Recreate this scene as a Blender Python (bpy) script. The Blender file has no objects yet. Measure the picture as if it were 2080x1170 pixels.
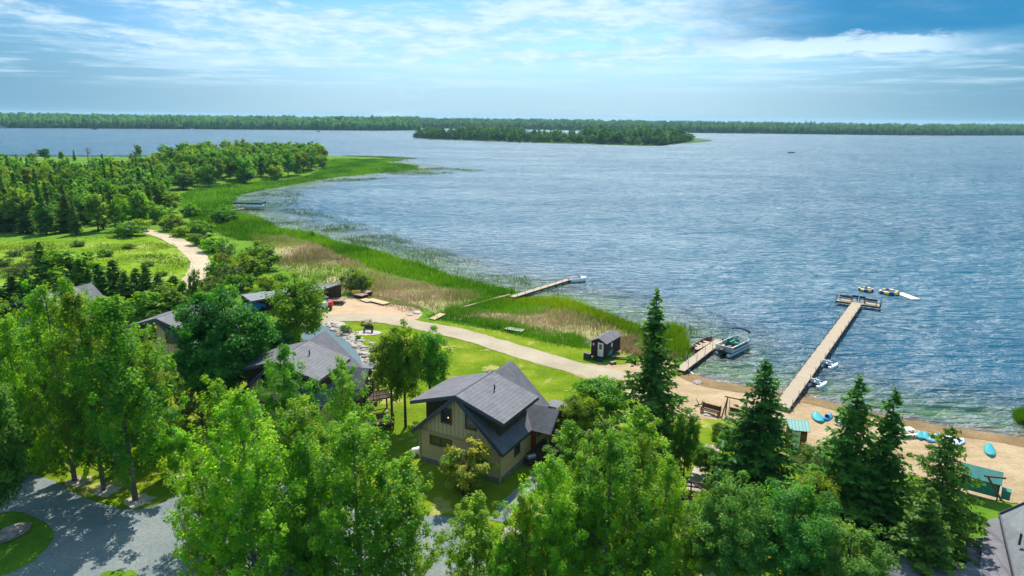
import bpy, math, random
import numpy as np
from mathutils import Matrix, Vector
from mathutils.geometry import delaunay_2d_cdt

S = bpy.context.scene
C = S.collection
R = math.radians
# ---------------------------------------------------------------- camera
FPX = 1387.0                 # focal length in pixels of the 2080 x 1170 photograph
CAMZ = 31.0
PITCH = math.atan((585 - 239) / FPX)
ROLL = 0.0106
cam_d = bpy.data.cameras.new('camera')
cam = bpy.data.objects.new('camera', cam_d)
C.objects.link(cam)
S.camera = cam
cam_d.sensor_width = 36.0
cam_d.lens = 36.0 * FPX / 2080
cam_d.clip_start = 0.5
cam_d.clip_end = 30000
r0 = np.array([1.0, 0, 0]); f0 = np.array([0, math.cos(PITCH), -math.sin(PITCH)])
u0 = np.cross(r0, f0)
CR = math.cos(ROLL) * r0 + math.sin(ROLL) * u0
CU = -math.sin(ROLL) * r0 + math.cos(ROLL) * u0
CF = f0
cam.matrix_world = Matrix(((CR[0], CU[0], -CF[0], 0), (CR[1], CU[1], -CF[1], 0), (CR[2], CU[2], -CF[2], CAMZ), (0, 0, 0, 1)))
S.render.resolution_x = 1024; S.render.resolution_y = 576
# ---------------------------------------------------------------- light
SUN_EL = R(53); SUN_AZ = R(7)          # azimuth measured from +Y towards +X
sun_dir = Vector((math.sin(SUN_AZ) * math.cos(SUN_EL), math.cos(SUN_AZ) * math.cos(SUN_EL), math.sin(SUN_EL)))
sl = bpy.data.lights.new('sun', 'SUN'); sl.energy = 5.0; sl.angle = R(0.5); sl.color = (1.0, 0.93, 0.80)
sun = bpy.data.objects.new('sun', sl); C.objects.link(sun)
sun.rotation_euler = sun_dir.to_track_quat('Z', 'Y').to_euler()
S.view_settings.view_transform = 'Standard'
S.view_settings.look = 'None'
S.view_settings.exposure = 0.53
S.view_settings.gamma = 1.0
S.cycles.max_bounces = 7; S.cycles.diffuse_bounces = 3; S.cycles.glossy_bounces = 3
S.cycles.transmission_bounces = 3; S.cycles.transparent_max_bounces = 6
S.cycles.sample_clamp_indirect = 3.0; S.cycles.sample_clamp_direct = 1.9
S.cycles.use_denoising = True; S.cycles.denoiser = 'OPENIMAGEDENOISE'; S.cycles.denoising_input_passes = 'RGB_ALBEDO_NORMAL'

def nn(nt, t, **kw):
    n = nt.nodes.new(t)
    for k, v in kw.items():
        if k in ('loc',): continue
        setattr(n, k, v)
    return n
class NT:
    """tiny node-tree helper: call node types, link by (node, socket)"""
    def __init__(s, nt): s.nt = nt; nt.nodes.clear()
    def n(s, t, ins=None, **kw):
        x = s.nt.nodes.new(t)
        for k, v in kw.items(): setattr(x, k, v)
        for k, v in (ins or {}).items(): s.put(x, k, v)
        return x
    def put(s, x, k, v):
        sock = x.inputs[k]
        if isinstance(v, tuple) and len(v) == 2 and hasattr(v[0], 'outputs'):
            s.nt.links.new(v[0].outputs[v[1]], sock)
        elif hasattr(v, 'outputs'):
            s.nt.links.new(v.outputs[0], sock)
        else:
            if isinstance(v, tuple) and len(v) == 3 and sock.type == 'RGBA': v = (*v, 1.0)
            sock.default_value = v
    def math(s, op, a, b=0.0, c=None, clamp=False):
        x = s.n('ShaderNodeMath', {0: a, 1: b}, operation=op); x.use_clamp = clamp
        if c is not None: s.put(x, 2, c)
        return x
    def mix(s, f, a, b, mode='MIX'):
        x = s.nt.nodes.new('ShaderNodeMix'); x.data_type = 'RGBA'; x.blend_type = mode
        s.put(x, 0, f); s.put(x, 6, a); s.put(x, 7, b)
        return (x, 2)
    def ramp(s, f, pts, interp='LINEAR'):
        x = s.n('ShaderNodeValToRGB', {0: f}); cr = x.color_ramp; cr.interpolation = interp
        while len(cr.elements) < len(pts): cr.elements.new(0.5)
        for e, (p, c) in zip(cr.elements, pts):
            e.position = p; e.color = (*c, 1.0) if isinstance(c, tuple) else (c, c, c, 1.0)
        return x
    def noise(s, vec, scale, detail=4, rough=0.55, dist=0.0):
        x = s.n('ShaderNodeTexNoise', {'Scale': scale, 'Detail': detail, 'Roughness': rough, 'Distortion': dist})
        if vec is not None: s.put(x, 'Vector', vec)
        return x
    def mapr(s, v, a, b, c=0.0, d=1.0, smooth=True):
        x = s.n('ShaderNodeMapRange', {0: v, 1: a, 2: b, 3: c, 4: d})
        if smooth: x.interpolation_type = 'SMOOTHSTEP'
        return x

# ---------------------------------------------------------------- world (sky + clouds, by direction only)
W = bpy.data.worlds.new('World'); S.world = W; W.use_nodes = True
t = NT(W.node_tree)
sky = t.n('ShaderNodeTexSky'); sky.sky_type = 'NISHITA'; sky.sun_disc = False
sky.sun_elevation = SUN_EL; sky.sun_rotation = SUN_AZ; sky.air_density = 1.0; sky.dust_density = 0.6; sky.ozone_density = 3.0
SKY_STRENGTH = 0.1
tc = t.n('ShaderNodeTexCoord')
sep = t.n('ShaderNodeSeparateXYZ', {0: (tc, 'Generated')})
el = t.math('MULTIPLY', t.math('ARCSINE', (sep, 2)), 57.2958)
az = t.math('MULTIPLY', t.math('ARCTAN2', (sep, 0), (sep, 1)), 57.2958)
def vec(x, y, z=0.0): return t.n('ShaderNodeCombineXYZ', {0: x, 1: y, 2: z})
tint = t.mix(1.0, sky, (0.62, 0.95, 1.25), 'MULTIPLY')
# clear-air gradient near the horizon, paler in the middle below the clouds
hz = t.mapr(el, 1.0, 7.5, 1.0, 0.0)
pale = t.mix(t.math('MULTIPLY', hz, 0.75), tint, (3.1, 4.6, 5.9))
deep = t.mapr(el, 4.0, 14.0, 0.0, 0.55)
pale = t.mix(deep, pale, (0.55, 2.3, 4.6))
side = t.mapr(az, 10.0, 40.0, 0.0, 0.72)
pale = t.mix(side, pale, (0.5, 1.9, 3.1))
lside = t.mapr(az, -10.0, -40.0, 0.0, 0.68)
pale = t.mix(lside, pale, (0.6, 2.1, 3.5))
# clouds: long flat streaks
v1 = vec(t.math('MULTIPLY', az, 0.075), t.math('MULTIPLY', el, 0.52), 2.3)
n1 = t.noise(v1, 1.0, 10, 0.66, 0.35)
v2 = vec(t.math('MULTIPLY', az, 0.35), t.math('MULTIPLY', el, 1.35), 7.1)
n2 = t.noise(v2, 1.0, 8, 0.65, 0.2)
nsum = t.math('ADD', t.math('MULTIPLY', n1, 0.72), t.math('MULTIPLY', n2, 0.28))
band = t.mapr(el, 2.2, 5.6, -0.085, 0.085)
band2 = t.mapr(t.math('ABSOLUTE', az), 4.0, 34.0, 0.05, -0.03)
cm = t.math('ADD', t.math('ADD', nsum, band), t.math('ADD', band2, t.mapr(el, 7.4, 9.0, 0.0, -0.07)))
cloud = t.mapr(cm, 0.485, 0.67, 0.0, 0.84)
shade = t.mapr(t.math('ADD', t.math('MULTIPLY', n2, 0.6), t.math('MULTIPLY', n1, 0.4)), 0.40, 0.62, 0.0, 1.0)
ccol = t.mix(shade, (3.2, 5.2, 6.8), (5.7, 7.0, 7.9))
skyc = t.mix(cloud, pale, ccol)
v3 = vec(t.math('MULTIPLY', az, 0.11), t.math('MULTIPLY', el, 1.7), 4.4)
n3 = t.noise(v3, 1.0, 8, 0.62, 0.2)
low = t.math('MULTIPLY', t.mapr(el, 1.6, 2.8), t.mapr(el, 5.6, 4.2))
skyc = t.mix(t.math('MULTIPLY', t.math('MULTIPLY', low, t.mapr(n3, 0.47, 0.64)), 0.5), skyc, (4.9, 6.6, 7.8))
# the dark rain cloud in the upper right, with the white rim below it
dk = t.math('MULTIPLY', t.mapr(t.math('ADD', az, t.math('MULTIPLY', n1, 14.0)), 18.0, 32.0), t.mapr(t.math('ADD', el, t.math('MULTIPLY', n1, 3.0)), 6.0, 7.8))
skyc = t.mix(t.math('MULTIPLY', dk, 0.9), skyc, (0.18, 1.9, 3.9))
rim = t.math('MULTIPLY', t.mapr(az, 13.0, 20.0), t.mapr(az, 34.0, 29.0))
rim = t.math('MULTIPLY', rim, t.math('MULTIPLY', t.mapr(t.math('ADD', el, t.math('MULTIPLY', n2, 1.6)), 5.3, 5.7), t.mapr(t.math('ADD', el, t.math('MULTIPLY', n2, 2.2)), 7.2, 6.7)))
skyc = t.mix(t.math('MULTIPLY', rim, 0.7), skyc, (6.0, 7.4, 8.2))
high = t.mapr(el, 16.0, 38.0, 0.0, 0.45)  # unseen overhead sky, brightened with added cloud to lift the shadows below
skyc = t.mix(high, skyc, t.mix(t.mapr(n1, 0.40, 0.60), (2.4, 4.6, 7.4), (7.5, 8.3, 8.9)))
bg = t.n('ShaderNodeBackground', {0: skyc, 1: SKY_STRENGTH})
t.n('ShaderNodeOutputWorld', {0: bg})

# ---------------------------------------------------------------- pixel <-> place
def ray(px, py):
    return CF * FPX + CR * (px - 1040) + CU * (585 - py)
def onz(px, py, z=0.0):
    d = ray(px, py); k = (z - CAMZ) / d[2]
    return np.array([d[0] * k, d[1] * k, z])
def proj(p):
    q = np.array(p, float) - np.array([0, 0, CAMZ]); w = q @ CF
    return 1040 + FPX * (q @ CR) / w, 585 - FPX * (q @ CU) / w
def chaikin(P, n=2, closed=True):
    P = [np.array(p, float) for p in P]
    for _ in range(n):
        Q = []
        m = len(P)
        for i in range(m if closed else m - 1):
            a, b = P[i], P[(i + 1) % m]
            Q += [a * .75 + b * .25, a * .25 + b * .75]
        if not closed: Q = [P[0]] + Q + [P[-1]]
        P = Q
    return P
SHORE_PX = [(2500, 985), (2300, 940), (2080, 897), (1980, 881), (1937, 877), (1853, 862), (1767, 846), (1680, 822), (1613, 806), (1580, 800), (1500, 788), (1450, 780), (1405, 768), (1380, 748), (1392, 722), (1385, 690), (1345, 681), (1290, 658), (1230, 641), (1160, 619), (1100, 609), (1068, 601), (1045, 590), (990, 576), (925, 566), (900, 550), (850, 534), (800, 522), (745, 504), (690, 493), (650, 476), (610, 474), (568, 470), (545, 450), (505, 440), (478, 428), (468, 408), (482, 396), (525, 386), (600, 376), (640, 365), (700, 358), (780, 350), (843, 344), (852, 338), (800, 333), (770, 331), (800, 327), (822, 323), (780, 320), (720, 317), (640, 317), (500, 319), (300, 319), (100, 319), (0, 318), (-200, 316)]
SH = np.array([onz(*p)[:2] for p in chaikin(SHORE_PX, 2, False)])
LANDPOLY = np.vstack([SH, [[-900, SH[-1][1]], [-900, 5], [SH[0][0], 5]]])
def inpoly(P, X, Y):
    X = np.asarray(X, float); Y = np.asarray(Y, float); c = np.zeros(X.shape, bool)
    n = len(P)
    for i in range(n):
        x1, y1 = P[i][0], P[i][1]; x2, y2 = P[(i + 1) % n][0], P[(i + 1) % n][1]
        if y1 == y2: continue
        m = ((y1 > Y) != (y2 > Y)) & (X < (x2 - x1) * (Y - y1) / (y2 - y1) + x1)
        c ^= m
    return c
def pdist(P, X, Y, closed=False):
    X = np.asarray(X, float); Y = np.asarray(Y, float); d = np.full(X.shape, 1e9); n = len(P)
    for i in range(n if closed else n - 1):
        a = P[i]; b = P[(i + 1) % n]; e = np.array([b[0] - a[0], b[1] - a[1]]); L = max(e @ e, 1e-9)
        k = np.clip(((X - a[0]) * e[0] + (Y - a[1]) * e[1]) / L, 0, 1)
        d = np.minimum(d, (X - a[0] - k * e[0]) ** 2 + (Y - a[1] - k * e[1]) ** 2)
    return np.sqrt(d)
def shore(X, Y):
    s = pdist(SH, X, Y)
    return np.where(inpoly(LANDPOLY, X, Y), s, -s)
def sst(x, a, b):
    k = np.clip((x - a) / (b - a), 0, 1); return k * k * (3 - 2 * k)
POND_PX = [(618, 662), (640, 655), (665, 663), (682, 676), (700, 688), (716, 700), (732, 720), (742, 745), (738, 765), (700, 770), (640, 745), (618, 715), (610, 690)]
POND = np.array([onz(x, y, 0.6)[:2] for x, y in chaikin(POND_PX, 2)])
def hgt(X, Y):
    X = np.asarray(X, float); Y = np.asarray(Y, float)
    s = shore(X, Y)
    land = 0.28 * (1 - np.exp(-np.maximum(s, 0) / 3.5)) + 0.75 * sst(s, 8, 55)
    h = np.where(s > 0, land, np.maximum(-2.5, s * 0.075))
    near = (np.abs(X + 19) < 25) & (np.abs(Y - 81) < 30)
    if near.any():
        pd = pdist(POND, X, Y, True); ins = inpoly(POND, X, Y)
        sp = np.where(ins, -pd, pd)
        h = np.where(near, h - 0.9 * sst(-sp, -1.2, 2.0), h)
    return h
def G(px, py, dz=0.0):
    z = 0.8
    for _ in range(5):
        p = onz(px, py, z); z = float(hgt(np.array([p[0]]), np.array([p[1]]))[0])
    p = onz(px, py, z); p[2] = z + dz
    return p
def top_z(base, py):
    """height (z) of the point above base that shows at picture row py"""
    z0, z1 = base[2], base[2] + 10
    a = proj([base[0], base[1], z0])[1]; b = proj([base[0], base[1], z1])[1]
    z = z0 + 10 * (py - a) / (b - a)
    for _ in range(4):
        c = proj([base[0], base[1], z])[1]; d = proj([base[0], base[1], z + .1])[1]
        z += (py - c) / ((d - c) / .1)
    return z
def dep(p): return float((np.array(p) - np.array([0, 0, CAMZ])) @ CF)
# ---------------------------------------------------------------- object helpers
def tag(o, label=None, cat=None, group=None, kind=None):
    if label: o['label'] = label
    if cat: o['category'] = cat
    if group: o['group'] = group
    if kind: o['kind'] = kind
    return o
def empty(name, loc, rz=0.0, label=None, cat=None, group=None):
    o = bpy.data.objects.new(name, None); C.objects.link(o)
    o.empty_display_size = 0.3
    o.location = tuple(float(v) for v in loc); o.rotation_euler = (0, 0, rz)
    return tag(o, label, cat, group)
def mesh_from(name, V, F, mat, smooth=False):
    me = bpy.data.meshes.new(name)
    V = np.asarray(V, np.float32)
    if isinstance(F, np.ndarray):
        n, k = F.shape
        me.vertices.add(len(V)); me.vertices.foreach_set('co', V.ravel())
        me.loops.add(n * k); me.loops.foreach_set('vertex_index', F.astype(np.int32).ravel())
        me.polygons.add(n); me.polygons.foreach_set('loop_start', np.arange(0, n * k, k, dtype=np.int32))
        me.polygons.foreach_set('loop_total', np.full(n, k, np.int32))
        me.update(calc_edges=True)
    else:
        me.from_pydata([tuple(map(float, v)) for v in V], [], F); me.update()
    if smooth: me.polygons.foreach_set('use_smooth', np.ones(len(me.polygons), bool))
    for m in (mat if isinstance(mat, (list, tuple)) else [mat]): me.materials.append(m)
    return me
def link(name, me, parent=None):
    o = bpy.data.objects.new(name, me); C.objects.link(o)
    if parent is not None: o.parent = parent
    return o
def fattr(me, name, vals, dom='FACE'):
    a = me.attributes.new(name, 'FLOAT', dom); a.data.foreach_set('value', np.asarray(vals, np.float32))
class MB:
    def __init__(s): s.V = []; s.F = []
    def add(s, V, F):
        b = len(s.V); s.V += [tuple(float(c) for c in v) for v in V]; s.F += [tuple(i + b for i in f) for f in F]; return s
    def box(s, c, d, rz=0.0, ry=0.0, rx=0.0):
        M = Matrix.Rotation(rz, 3, 'Z') @ Matrix.Rotation(ry, 3, 'Y') @ Matrix.Rotation(rx, 3, 'X')
        V = [Vector(c) + M @ Vector((sx * d[0] / 2, sy * d[1] / 2, sz * d[2] / 2)) for sx in (-1, 1) for sy in (-1, 1) for sz in (-1, 1)]
        return s.add(V, [(0, 1, 3, 2), (4, 6, 7, 5), (0, 4, 5, 1), (2, 3, 7, 6), (0, 2, 6, 4), (1, 5, 7, 3)])
    def bar(s, a, b, w, h=None):
        a = Vector(a); b = Vector(b); d = (b - a); L = d.length; d.normalize(); h = h or w
        up = Vector((0, 0, 1)) if abs(d.z) < .95 else Vector((0, 1, 0))
        x = d.cross(up).normalized() * w / 2; y = x.cross(d).normalized() * h / 2
        V = [p + sx * x + sy * y for p in (a, b) for sx, sy in ((-1, -1), (1, -1), (1, 1), (-1, 1))]
        return s.add(V, [(0, 1, 2, 3), (7, 6, 5, 4), (0, 4, 5, 1), (1, 5, 6, 2), (2, 6, 7, 3), (3, 7, 4, 0)])
    def tube(s, a, b, r0, r1=None, n=8, caps=True):
        a = Vector(a); b = Vector(b); r1 = r0 if r1 is None else r1; d = (b - a).normalized()
        up = Vector((0, 0, 1)) if abs(d.z) < .95 else Vector((0, 1, 0))
        x = d.cross(up).normalized(); y = x.cross(d)
        V = []
        for p, r in ((a, r0), (b, r1)):
            for i in range(n):
                t_ = 2 * math.pi * i / n; V.append(p + x * math.cos(t_) * r + y * math.sin(t_) * r)
        F = [(i, (i + 1) % n, n + (i + 1) % n, n + i) for i in range(n)]
        if caps: F += [tuple(range(n))[::-1], tuple(range(n, 2 * n))]
        return s.add(V, F)
    def slab(s, quad, th):
        """quad/polygon extruded by th against its normal"""
        q = [Vector(v) for v in quad]; nrm = Vector((0, 0, 0))
        for i in range(len(q)):
            nrm += (q[i] - q[0]).cross(q[(i + 1) % len(q)] - q[0])
        nrm.normalize(); n = len(q)
        V = q + [v - nrm * th for v in q]
        return s.add(V, [tuple(range(n)), tuple(range(n, 2 * n))[::-1]] + [(i, n + i, n + (i + 1) % n, (i + 1) % n) for i in range(n)])
    def loft(s, rings, closed=True, caps=True):
        n = len(rings[0]); V = [v for r_ in rings for v in r_]; F = []
        for j in range(len(rings) - 1):
            for i in range(n if closed else n - 1):
                a = j * n + i; b = j * n + (i + 1) % n; F.append((a, b, b + n, a + n))
        if caps: F += [tuple(range(n))[::-1], tuple(range((len(rings) - 1) * n, len(rings) * n))]
        return s.add(V, F)
    def build(s, name, mat, parent=None, smooth=False, bevel=0.0):
        me = mesh_from(name, s.V, s.F, mat, smooth)
        o = link(name, me, parent)
        if bevel:
            m = o.modifiers.new('bevel', 'BEVEL'); m.width = bevel; m.segments = 2; m.limit_method = 'ANGLE'
        return o
# ---------------------------------------------------------------- materials
def pbr(name, col, rough=0.8, spec=0.3, noise=None, bump=None, metal=0.0, coord='Object', trans=None, vscale=(1, 1, 1)):
    """noise = (scale, colour2[, contrast lo, hi]); bump = (scale, strength)"""
    m = bpy.data.materials.new(name); m.use_nodes = True; t = NT(m.node_tree)
    tc = t.n('ShaderNodeTexCoord')
    co = t.n('ShaderNodeMapping', {0: (tc, coord), 3: vscale})
    c = col
    if noise:
        lo, hi = (noise[2], noise[3]) if len(noise) > 2 else (0.35, 0.65)
        c = t.mix(t.mapr(t.noise(co, noise[0], 6, 0.65), lo, hi), (*col, 1), (*noise[1], 1))
    b = t.n('ShaderNodeBsdfPrincipled', {'Base Color': c if noise else (*col, 1), 'Roughness': rough, 'Metallic': metal})
    b.inputs['Specular IOR Level'].default_value = spec
    if bump: t.put(b, 'Normal', t.n('ShaderNodeBump', {'Height': t.noise(co, bump[0], 5, 0.6), 'Strength': bump[1], 'Distance': 0.1}))
    t.n('ShaderNodeOutputMaterial', {0: b})
    return m
def boards(name, c1, c2, step, axis, rough=0.8, groove=0.12, coord='Object', gcol=None):
    """planks / siding: grooves every step metres along an object axis, each board its own tone"""
    m = bpy.data.materials.new(name); m.use_nodes = True; t = NT(m.node_tree)
    tc = t.n('ShaderNodeTexCoord'); sp = t.n('ShaderNodeSeparateXYZ', {0: (tc, coord)})
    k = t.math('DIVIDE', (sp, axis), step)
    if axis == 3: pass
    fr = t.math('FRACT', k); fl = t.math('FLOOR', k)
    wn = t.n('ShaderNodeTexWhiteNoise', {'W': fl}, noise_dimensions='1D')
    nz = t.noise((tc, coord), 3.0, 5, 0.7)
    f = t.math('ADD', t.math('MULTIPLY', wn, 0.6), t.math('MULTIPLY', nz, 0.5), clamp=True)
    c = t.mix(f, (*c1, 1), (*c2, 1))
    g = t.math('GREATER_THAN', fr, groove)
    c = t.mix(g, (*(gcol or tuple(v * .35 for v in c1)), 1), c)
    b = t.n('ShaderNodeBsdfPrincipled', {'Base Color': c, 'Roughness': rough})
    b.inputs['Specular IOR Level'].default_value = 0.25
    t.put(b, 'Normal', t.n('ShaderNodeBump', {'Height': t.math('MULTIPLY', fr, g), 'Strength': 0.6, 'Distance': 0.03}))
    t.n('ShaderNodeOutputMaterial', {0: b})
    return m
def leafmat(name, dark, light, transl=0.45, hue=0.026, tc_boost=(1.5, 1.35, 0.2), gloss=0.012):
    m = bpy.data.materials.new(name); m.use_nodes = True; t = NT(m.node_tree)
    at = t.n('ShaderNodeAttribute', attribute_name='tone')
    oi = t.n('ShaderNodeObjectInfo')
    c = t.mix((at, 'Fac'), (*dark, 1), (*light, 1))
    hs = t.n('ShaderNodeHueSaturation', {'Color': c, 'Hue': t.mapr((oi, 'Random'), 0, 1, 0.5 - hue, 0.5 + hue, False), 'Value': t.mapr(t.math('FRACT', t.math('MULTIPLY', (oi, 'Random'), 7.31)), 0, 1, 0.78, 1.25, False)})
    d = t.n('ShaderNodeBsdfDiffuse', {0: hs})
    tcol = t.mix(1.0, hs, (*tc_boost, 1), 'MULTIPLY')
    tr = t.n('ShaderNodeBsdfTranslucent', {0: tcol})
    x = t.n('ShaderNodeMixShader', {0: transl, 1: d, 2: tr})
    g = t.n('ShaderNodeBsdfGlossy', {0: (0.9, 0.95, 1.0, 1), 1: 0.5})
    x2 = t.n('ShaderNodeMixShader', {0: gloss, 1: x, 2: g})
    t.n('ShaderNodeOutputMaterial', {0: x2})
    return m
M = {}
M['poplar'] = leafmat('poplar_leaves', (0.04, 0.185, 0.005), (0.33, 0.56, 0.010), 0.62)
M['maple'] = leafmat('maple_leaves', (0.025, 0.13, 0.012), (0.13, 0.32, 0.025), 0.52)
M['ash'] = leafmat('ash_leaves', (0.04, 0.16, 0.005), (0.23, 0.43, 0.010), 0.58)
M['silver'] = leafmat('silver_leaves', (0.06, 0.19, 0.02), (0.24, 0.46, 0.07), 0.55)
M['orange'] = leafmat('turning_leaves', (0.08, 0.19, 0.015), (0.40, 0.34, 0.035), 0.45)
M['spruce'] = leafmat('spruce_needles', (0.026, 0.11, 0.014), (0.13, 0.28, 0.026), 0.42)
M['conifer'] = leafmat('conifer_needles', (0.035, 0.12, 0.012), (0.13, 0.27, 0.02), 0.4)
M['mixed'] = leafmat('mixed_leaves', (0.045, 0.15, 0.010), (0.20, 0.40, 0.02), 0.55, hue=0.03)
M['bush'] = leafmat('bush_leaves', (0.06, 0.19, 0.006), (0.27, 0.43, 0.014), 0.55, hue=0.03)
M['greybush'] = leafmat('grey_bush_leaves', (0.055, 0.11, 0.025), (0.16, 0.24, 0.055), 0.45)
M['farleaf'] = leafmat('far_leaves', (0.03, 0.11, 0.03), (0.12, 0.27, 0.05), 0.45, hue=0.02, gloss=0.0)
M['reed'] = leafmat('reed_blades', (0.035, 0.13, 0.005), (0.17, 0.33, 0.012), 0.5, gloss=0.0)
M['dryreed'] = leafmat('dry_reed_blades', (0.22, 0.22, 0.07), (0.63, 0.50, 0.33), 0.35, tc_boost=(1.1, 1.0, 0.8))
M['rush'] = leafmat('rush_blades', (0.05, 0.12, 0.03), (0.10, 0.20, 0.05), 0.3)
M['meadow'] = leafmat('meadow_blades', (0.08, 0.20, 0.012), (0.24, 0.36, 0.03), 0.4)
M['bark'] = pbr('bark', (0.12, 0.095, 0.075), 0.9, 0.1, (6, (0.05, 0.04, 0.03)), (12, 0.8))
M['palebark'] = pbr('pale_bark', (0.26, 0.24, 0.19), 0.9, 0.1, (5, (0.10, 0.09, 0.07)), (12, 0.6))
M['deadwood'] = pbr('dead_wood', (0.25, 0.23, 0.2), 0.9, 0.1)
# ---------------------------------------------------------------- ground materials
def ground_mat(name, cols, scales=(0.15, 2.0), bump=0.4, rough=0.95, speck=None, bscale=6.0, coord='Object', stretch=None):
    m = bpy.data.materials.new(name); m.use_nodes = True; t = NT(m.node_tree)
    tc = t.n('ShaderNodeTexCoord'); co = (tc, 'Object')
    a = t.noise(co, scales[0], 5, 0.6); b = t.noise(co, scales[1], 6, 0.7)
    f = t.math('ADD', t.math('MULTIPLY', a, 0.6), t.math('MULTIPLY', b, 0.4))
    pts = [(0.36 + 0.28 * i / (len(cols) - 1), c) for i, c in enumerate(cols)]
    c = t.ramp(f, pts)
    if stretch:
        mp = t.n('ShaderNodeMapping', {0: co, 2: (0, 0, stretch[0]), 3: (stretch[1], 1, 1)})
        s_ = t.noise(mp, stretch[2], 4, 0.6)
        c = t.mix(t.math('MULTIPLY', t.mapr(s_, 0.5, 0.68), stretch[3]), c, (*stretch[4], 1))
    if speck:
        v = t.noise(co, speck[0], 3, 0.7)
        c = t.mix(t.mapr(v, speck[2], speck[2] + 0.08), c, (*speck[1], 1))
    p = t.n('ShaderNodeBsdfPrincipled', {'Base Color': c, 'Roughness': rough})
    p.inputs['Specular IOR Level'].default_value = 0.04
    t.put(p, 'Normal', t.n('ShaderNodeBump', {'Height': t.noise(co, bscale, 6, 0.7), 'Strength': bump, 'Distance': 0.15}))
    t.n('ShaderNodeOutputMaterial', {0: p})
    return m
M['ground'] = ground_mat('rough_grass', [(0.05, 0.13, 0.012), (0.10, 0.21, 0.016), (0.17, 0.28, 0.03)], (0.08, 1.2), 0.8)
M['lawn'] = ground_mat('mown_lawn', [(0.065, 0.13, 0.006), (0.14, 0.21, 0.008), (0.25, 0.28, 0.03)], (0.22, 2.6), 0.6, speck=(0.28, (0.32, 0.31, 0.09), 0.585), stretch=(0.5, 0.12, 0.8, 0.35, (0.10, 0.20, 0.004)))
M['meadowg'] = ground_mat('wild_meadow', [(0.08, 0.18, 0.008), (0.19, 0.30, 0.012), (0.36, 0.41, 0.12)], (0.10, 0.7), 1.0, stretch=(0.2, 0.3, 0.25, 0.8, (0.09, 0.19, 0.02)))
M['palefield'] = ground_mat('pale_field', [(0.16, 0.28, 0.03), (0.22, 0.34, 0.06), (0.32, 0.38, 0.14)], (0.03, 0.3), 0.8)
M['gravel'] = ground_mat('grey_gravel', [(0.17, 0.21, 0.22), (0.22, 0.265, 0.275), (0.36, 0.36, 0.33)], (0.12, 5.0), 0.9, speck=(9.0, (0.14, 0.15, 0.17), 0.58), bscale=14)
M['lane'] = ground_mat('lane_gravel', [(0.32, 0.265, 0.19), (0.40, 0.34, 0.25), (0.47, 0.41, 0.32)], (0.15, 4.0), 0.5, speck=(6.0, (0.3, 0.27, 0.22), 0.6), bscale=12)
M['track'] = ground_mat('tan_track', [(0.36, 0.29, 0.20), (0.46, 0.38, 0.27), (0.54, 0.46, 0.34)], (0.2, 3.0), 0.5)
M['dirt'] = ground_mat('bare_dirt', [(0.42, 0.30, 0.20), (0.52, 0.38, 0.26), (0.38, 0.34, 0.14)], (0.25, 2.0), 0.8, stretch=(0.5, 0.2, 1.2, 0.6, (0.35, 0.22, 0.15)))
M['sand'] = ground_mat('beach_sand', [(0.29, 0.21, 0.12), (0.40, 0.30, 0.185), (0.48, 0.375, 0.25)], (0.2, 2.5), 1.0, bscale=2.6, stretch=(-0.35, 0.15, 1.0, 0.6, (0.33, 0.23, 0.12)), speck=(2.2, (0.30, 0.21, 0.12), 0.60))
M['wetsand'] = ground_mat('wet_sand', [(0.15, 0.10, 0.05), (0.21, 0.14, 0.07), (0.28, 0.20, 0.11)], (0.3, 3), 0.3, rough=0.7)
M['reedbed'] = ground_mat('reed_bed_floor', [(0.03, 0.10, 0.006), (0.055, 0.14, 0.008), (0.09, 0.19, 0.012)], (0.08, 1.0), 0.9)
M['drybed'] = ground_mat('dry_reed_floor', [(0.09, 0.18, 0.02), (0.28, 0.27, 0.11), (0.56, 0.43, 0.30)], (0.07, 0.8), 0.9)
M['mulch'] = ground_mat('stone_mulch', [(0.30, 0.26, 0.22), (0.42, 0.37, 0.32), (0.55, 0.5, 0.45)], (0.5, 5.0), 0.9)
M['farground'] = pbr('far_ground', (0.04, 0.10, 0.02), 0.95, 0.1, (0.01, (0.07, 0.14, 0.03)))
# ---------------------------------------------------------------- the ground sheet
def pgrid(ys, us):
    Y, U = np.meshgrid(ys, us, indexing='ij'); X = U * Y
    n, k = Y.shape; idx = np.arange(n * k).reshape(n, k)
    F = np.stack([idx[:-1, :-1], idx[:-1, 1:], idx[1:, 1:], idx[1:, :-1]], -1).reshape(-1, 4)
    return X.ravel(), Y.ravel(), F
ys = 24 * (640 / 24) ** (np.linspace(0, 1, 420))
X, Y, F = pgrid(ys, np.linspace(-1.25, 1.1, 360))
Z = hgt(X, Y)
me = mesh_from('ground', np.stack([X, Y, Z], 1), F, M['ground'], True)
tag(link('ground', me), kind='structure')

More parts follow.
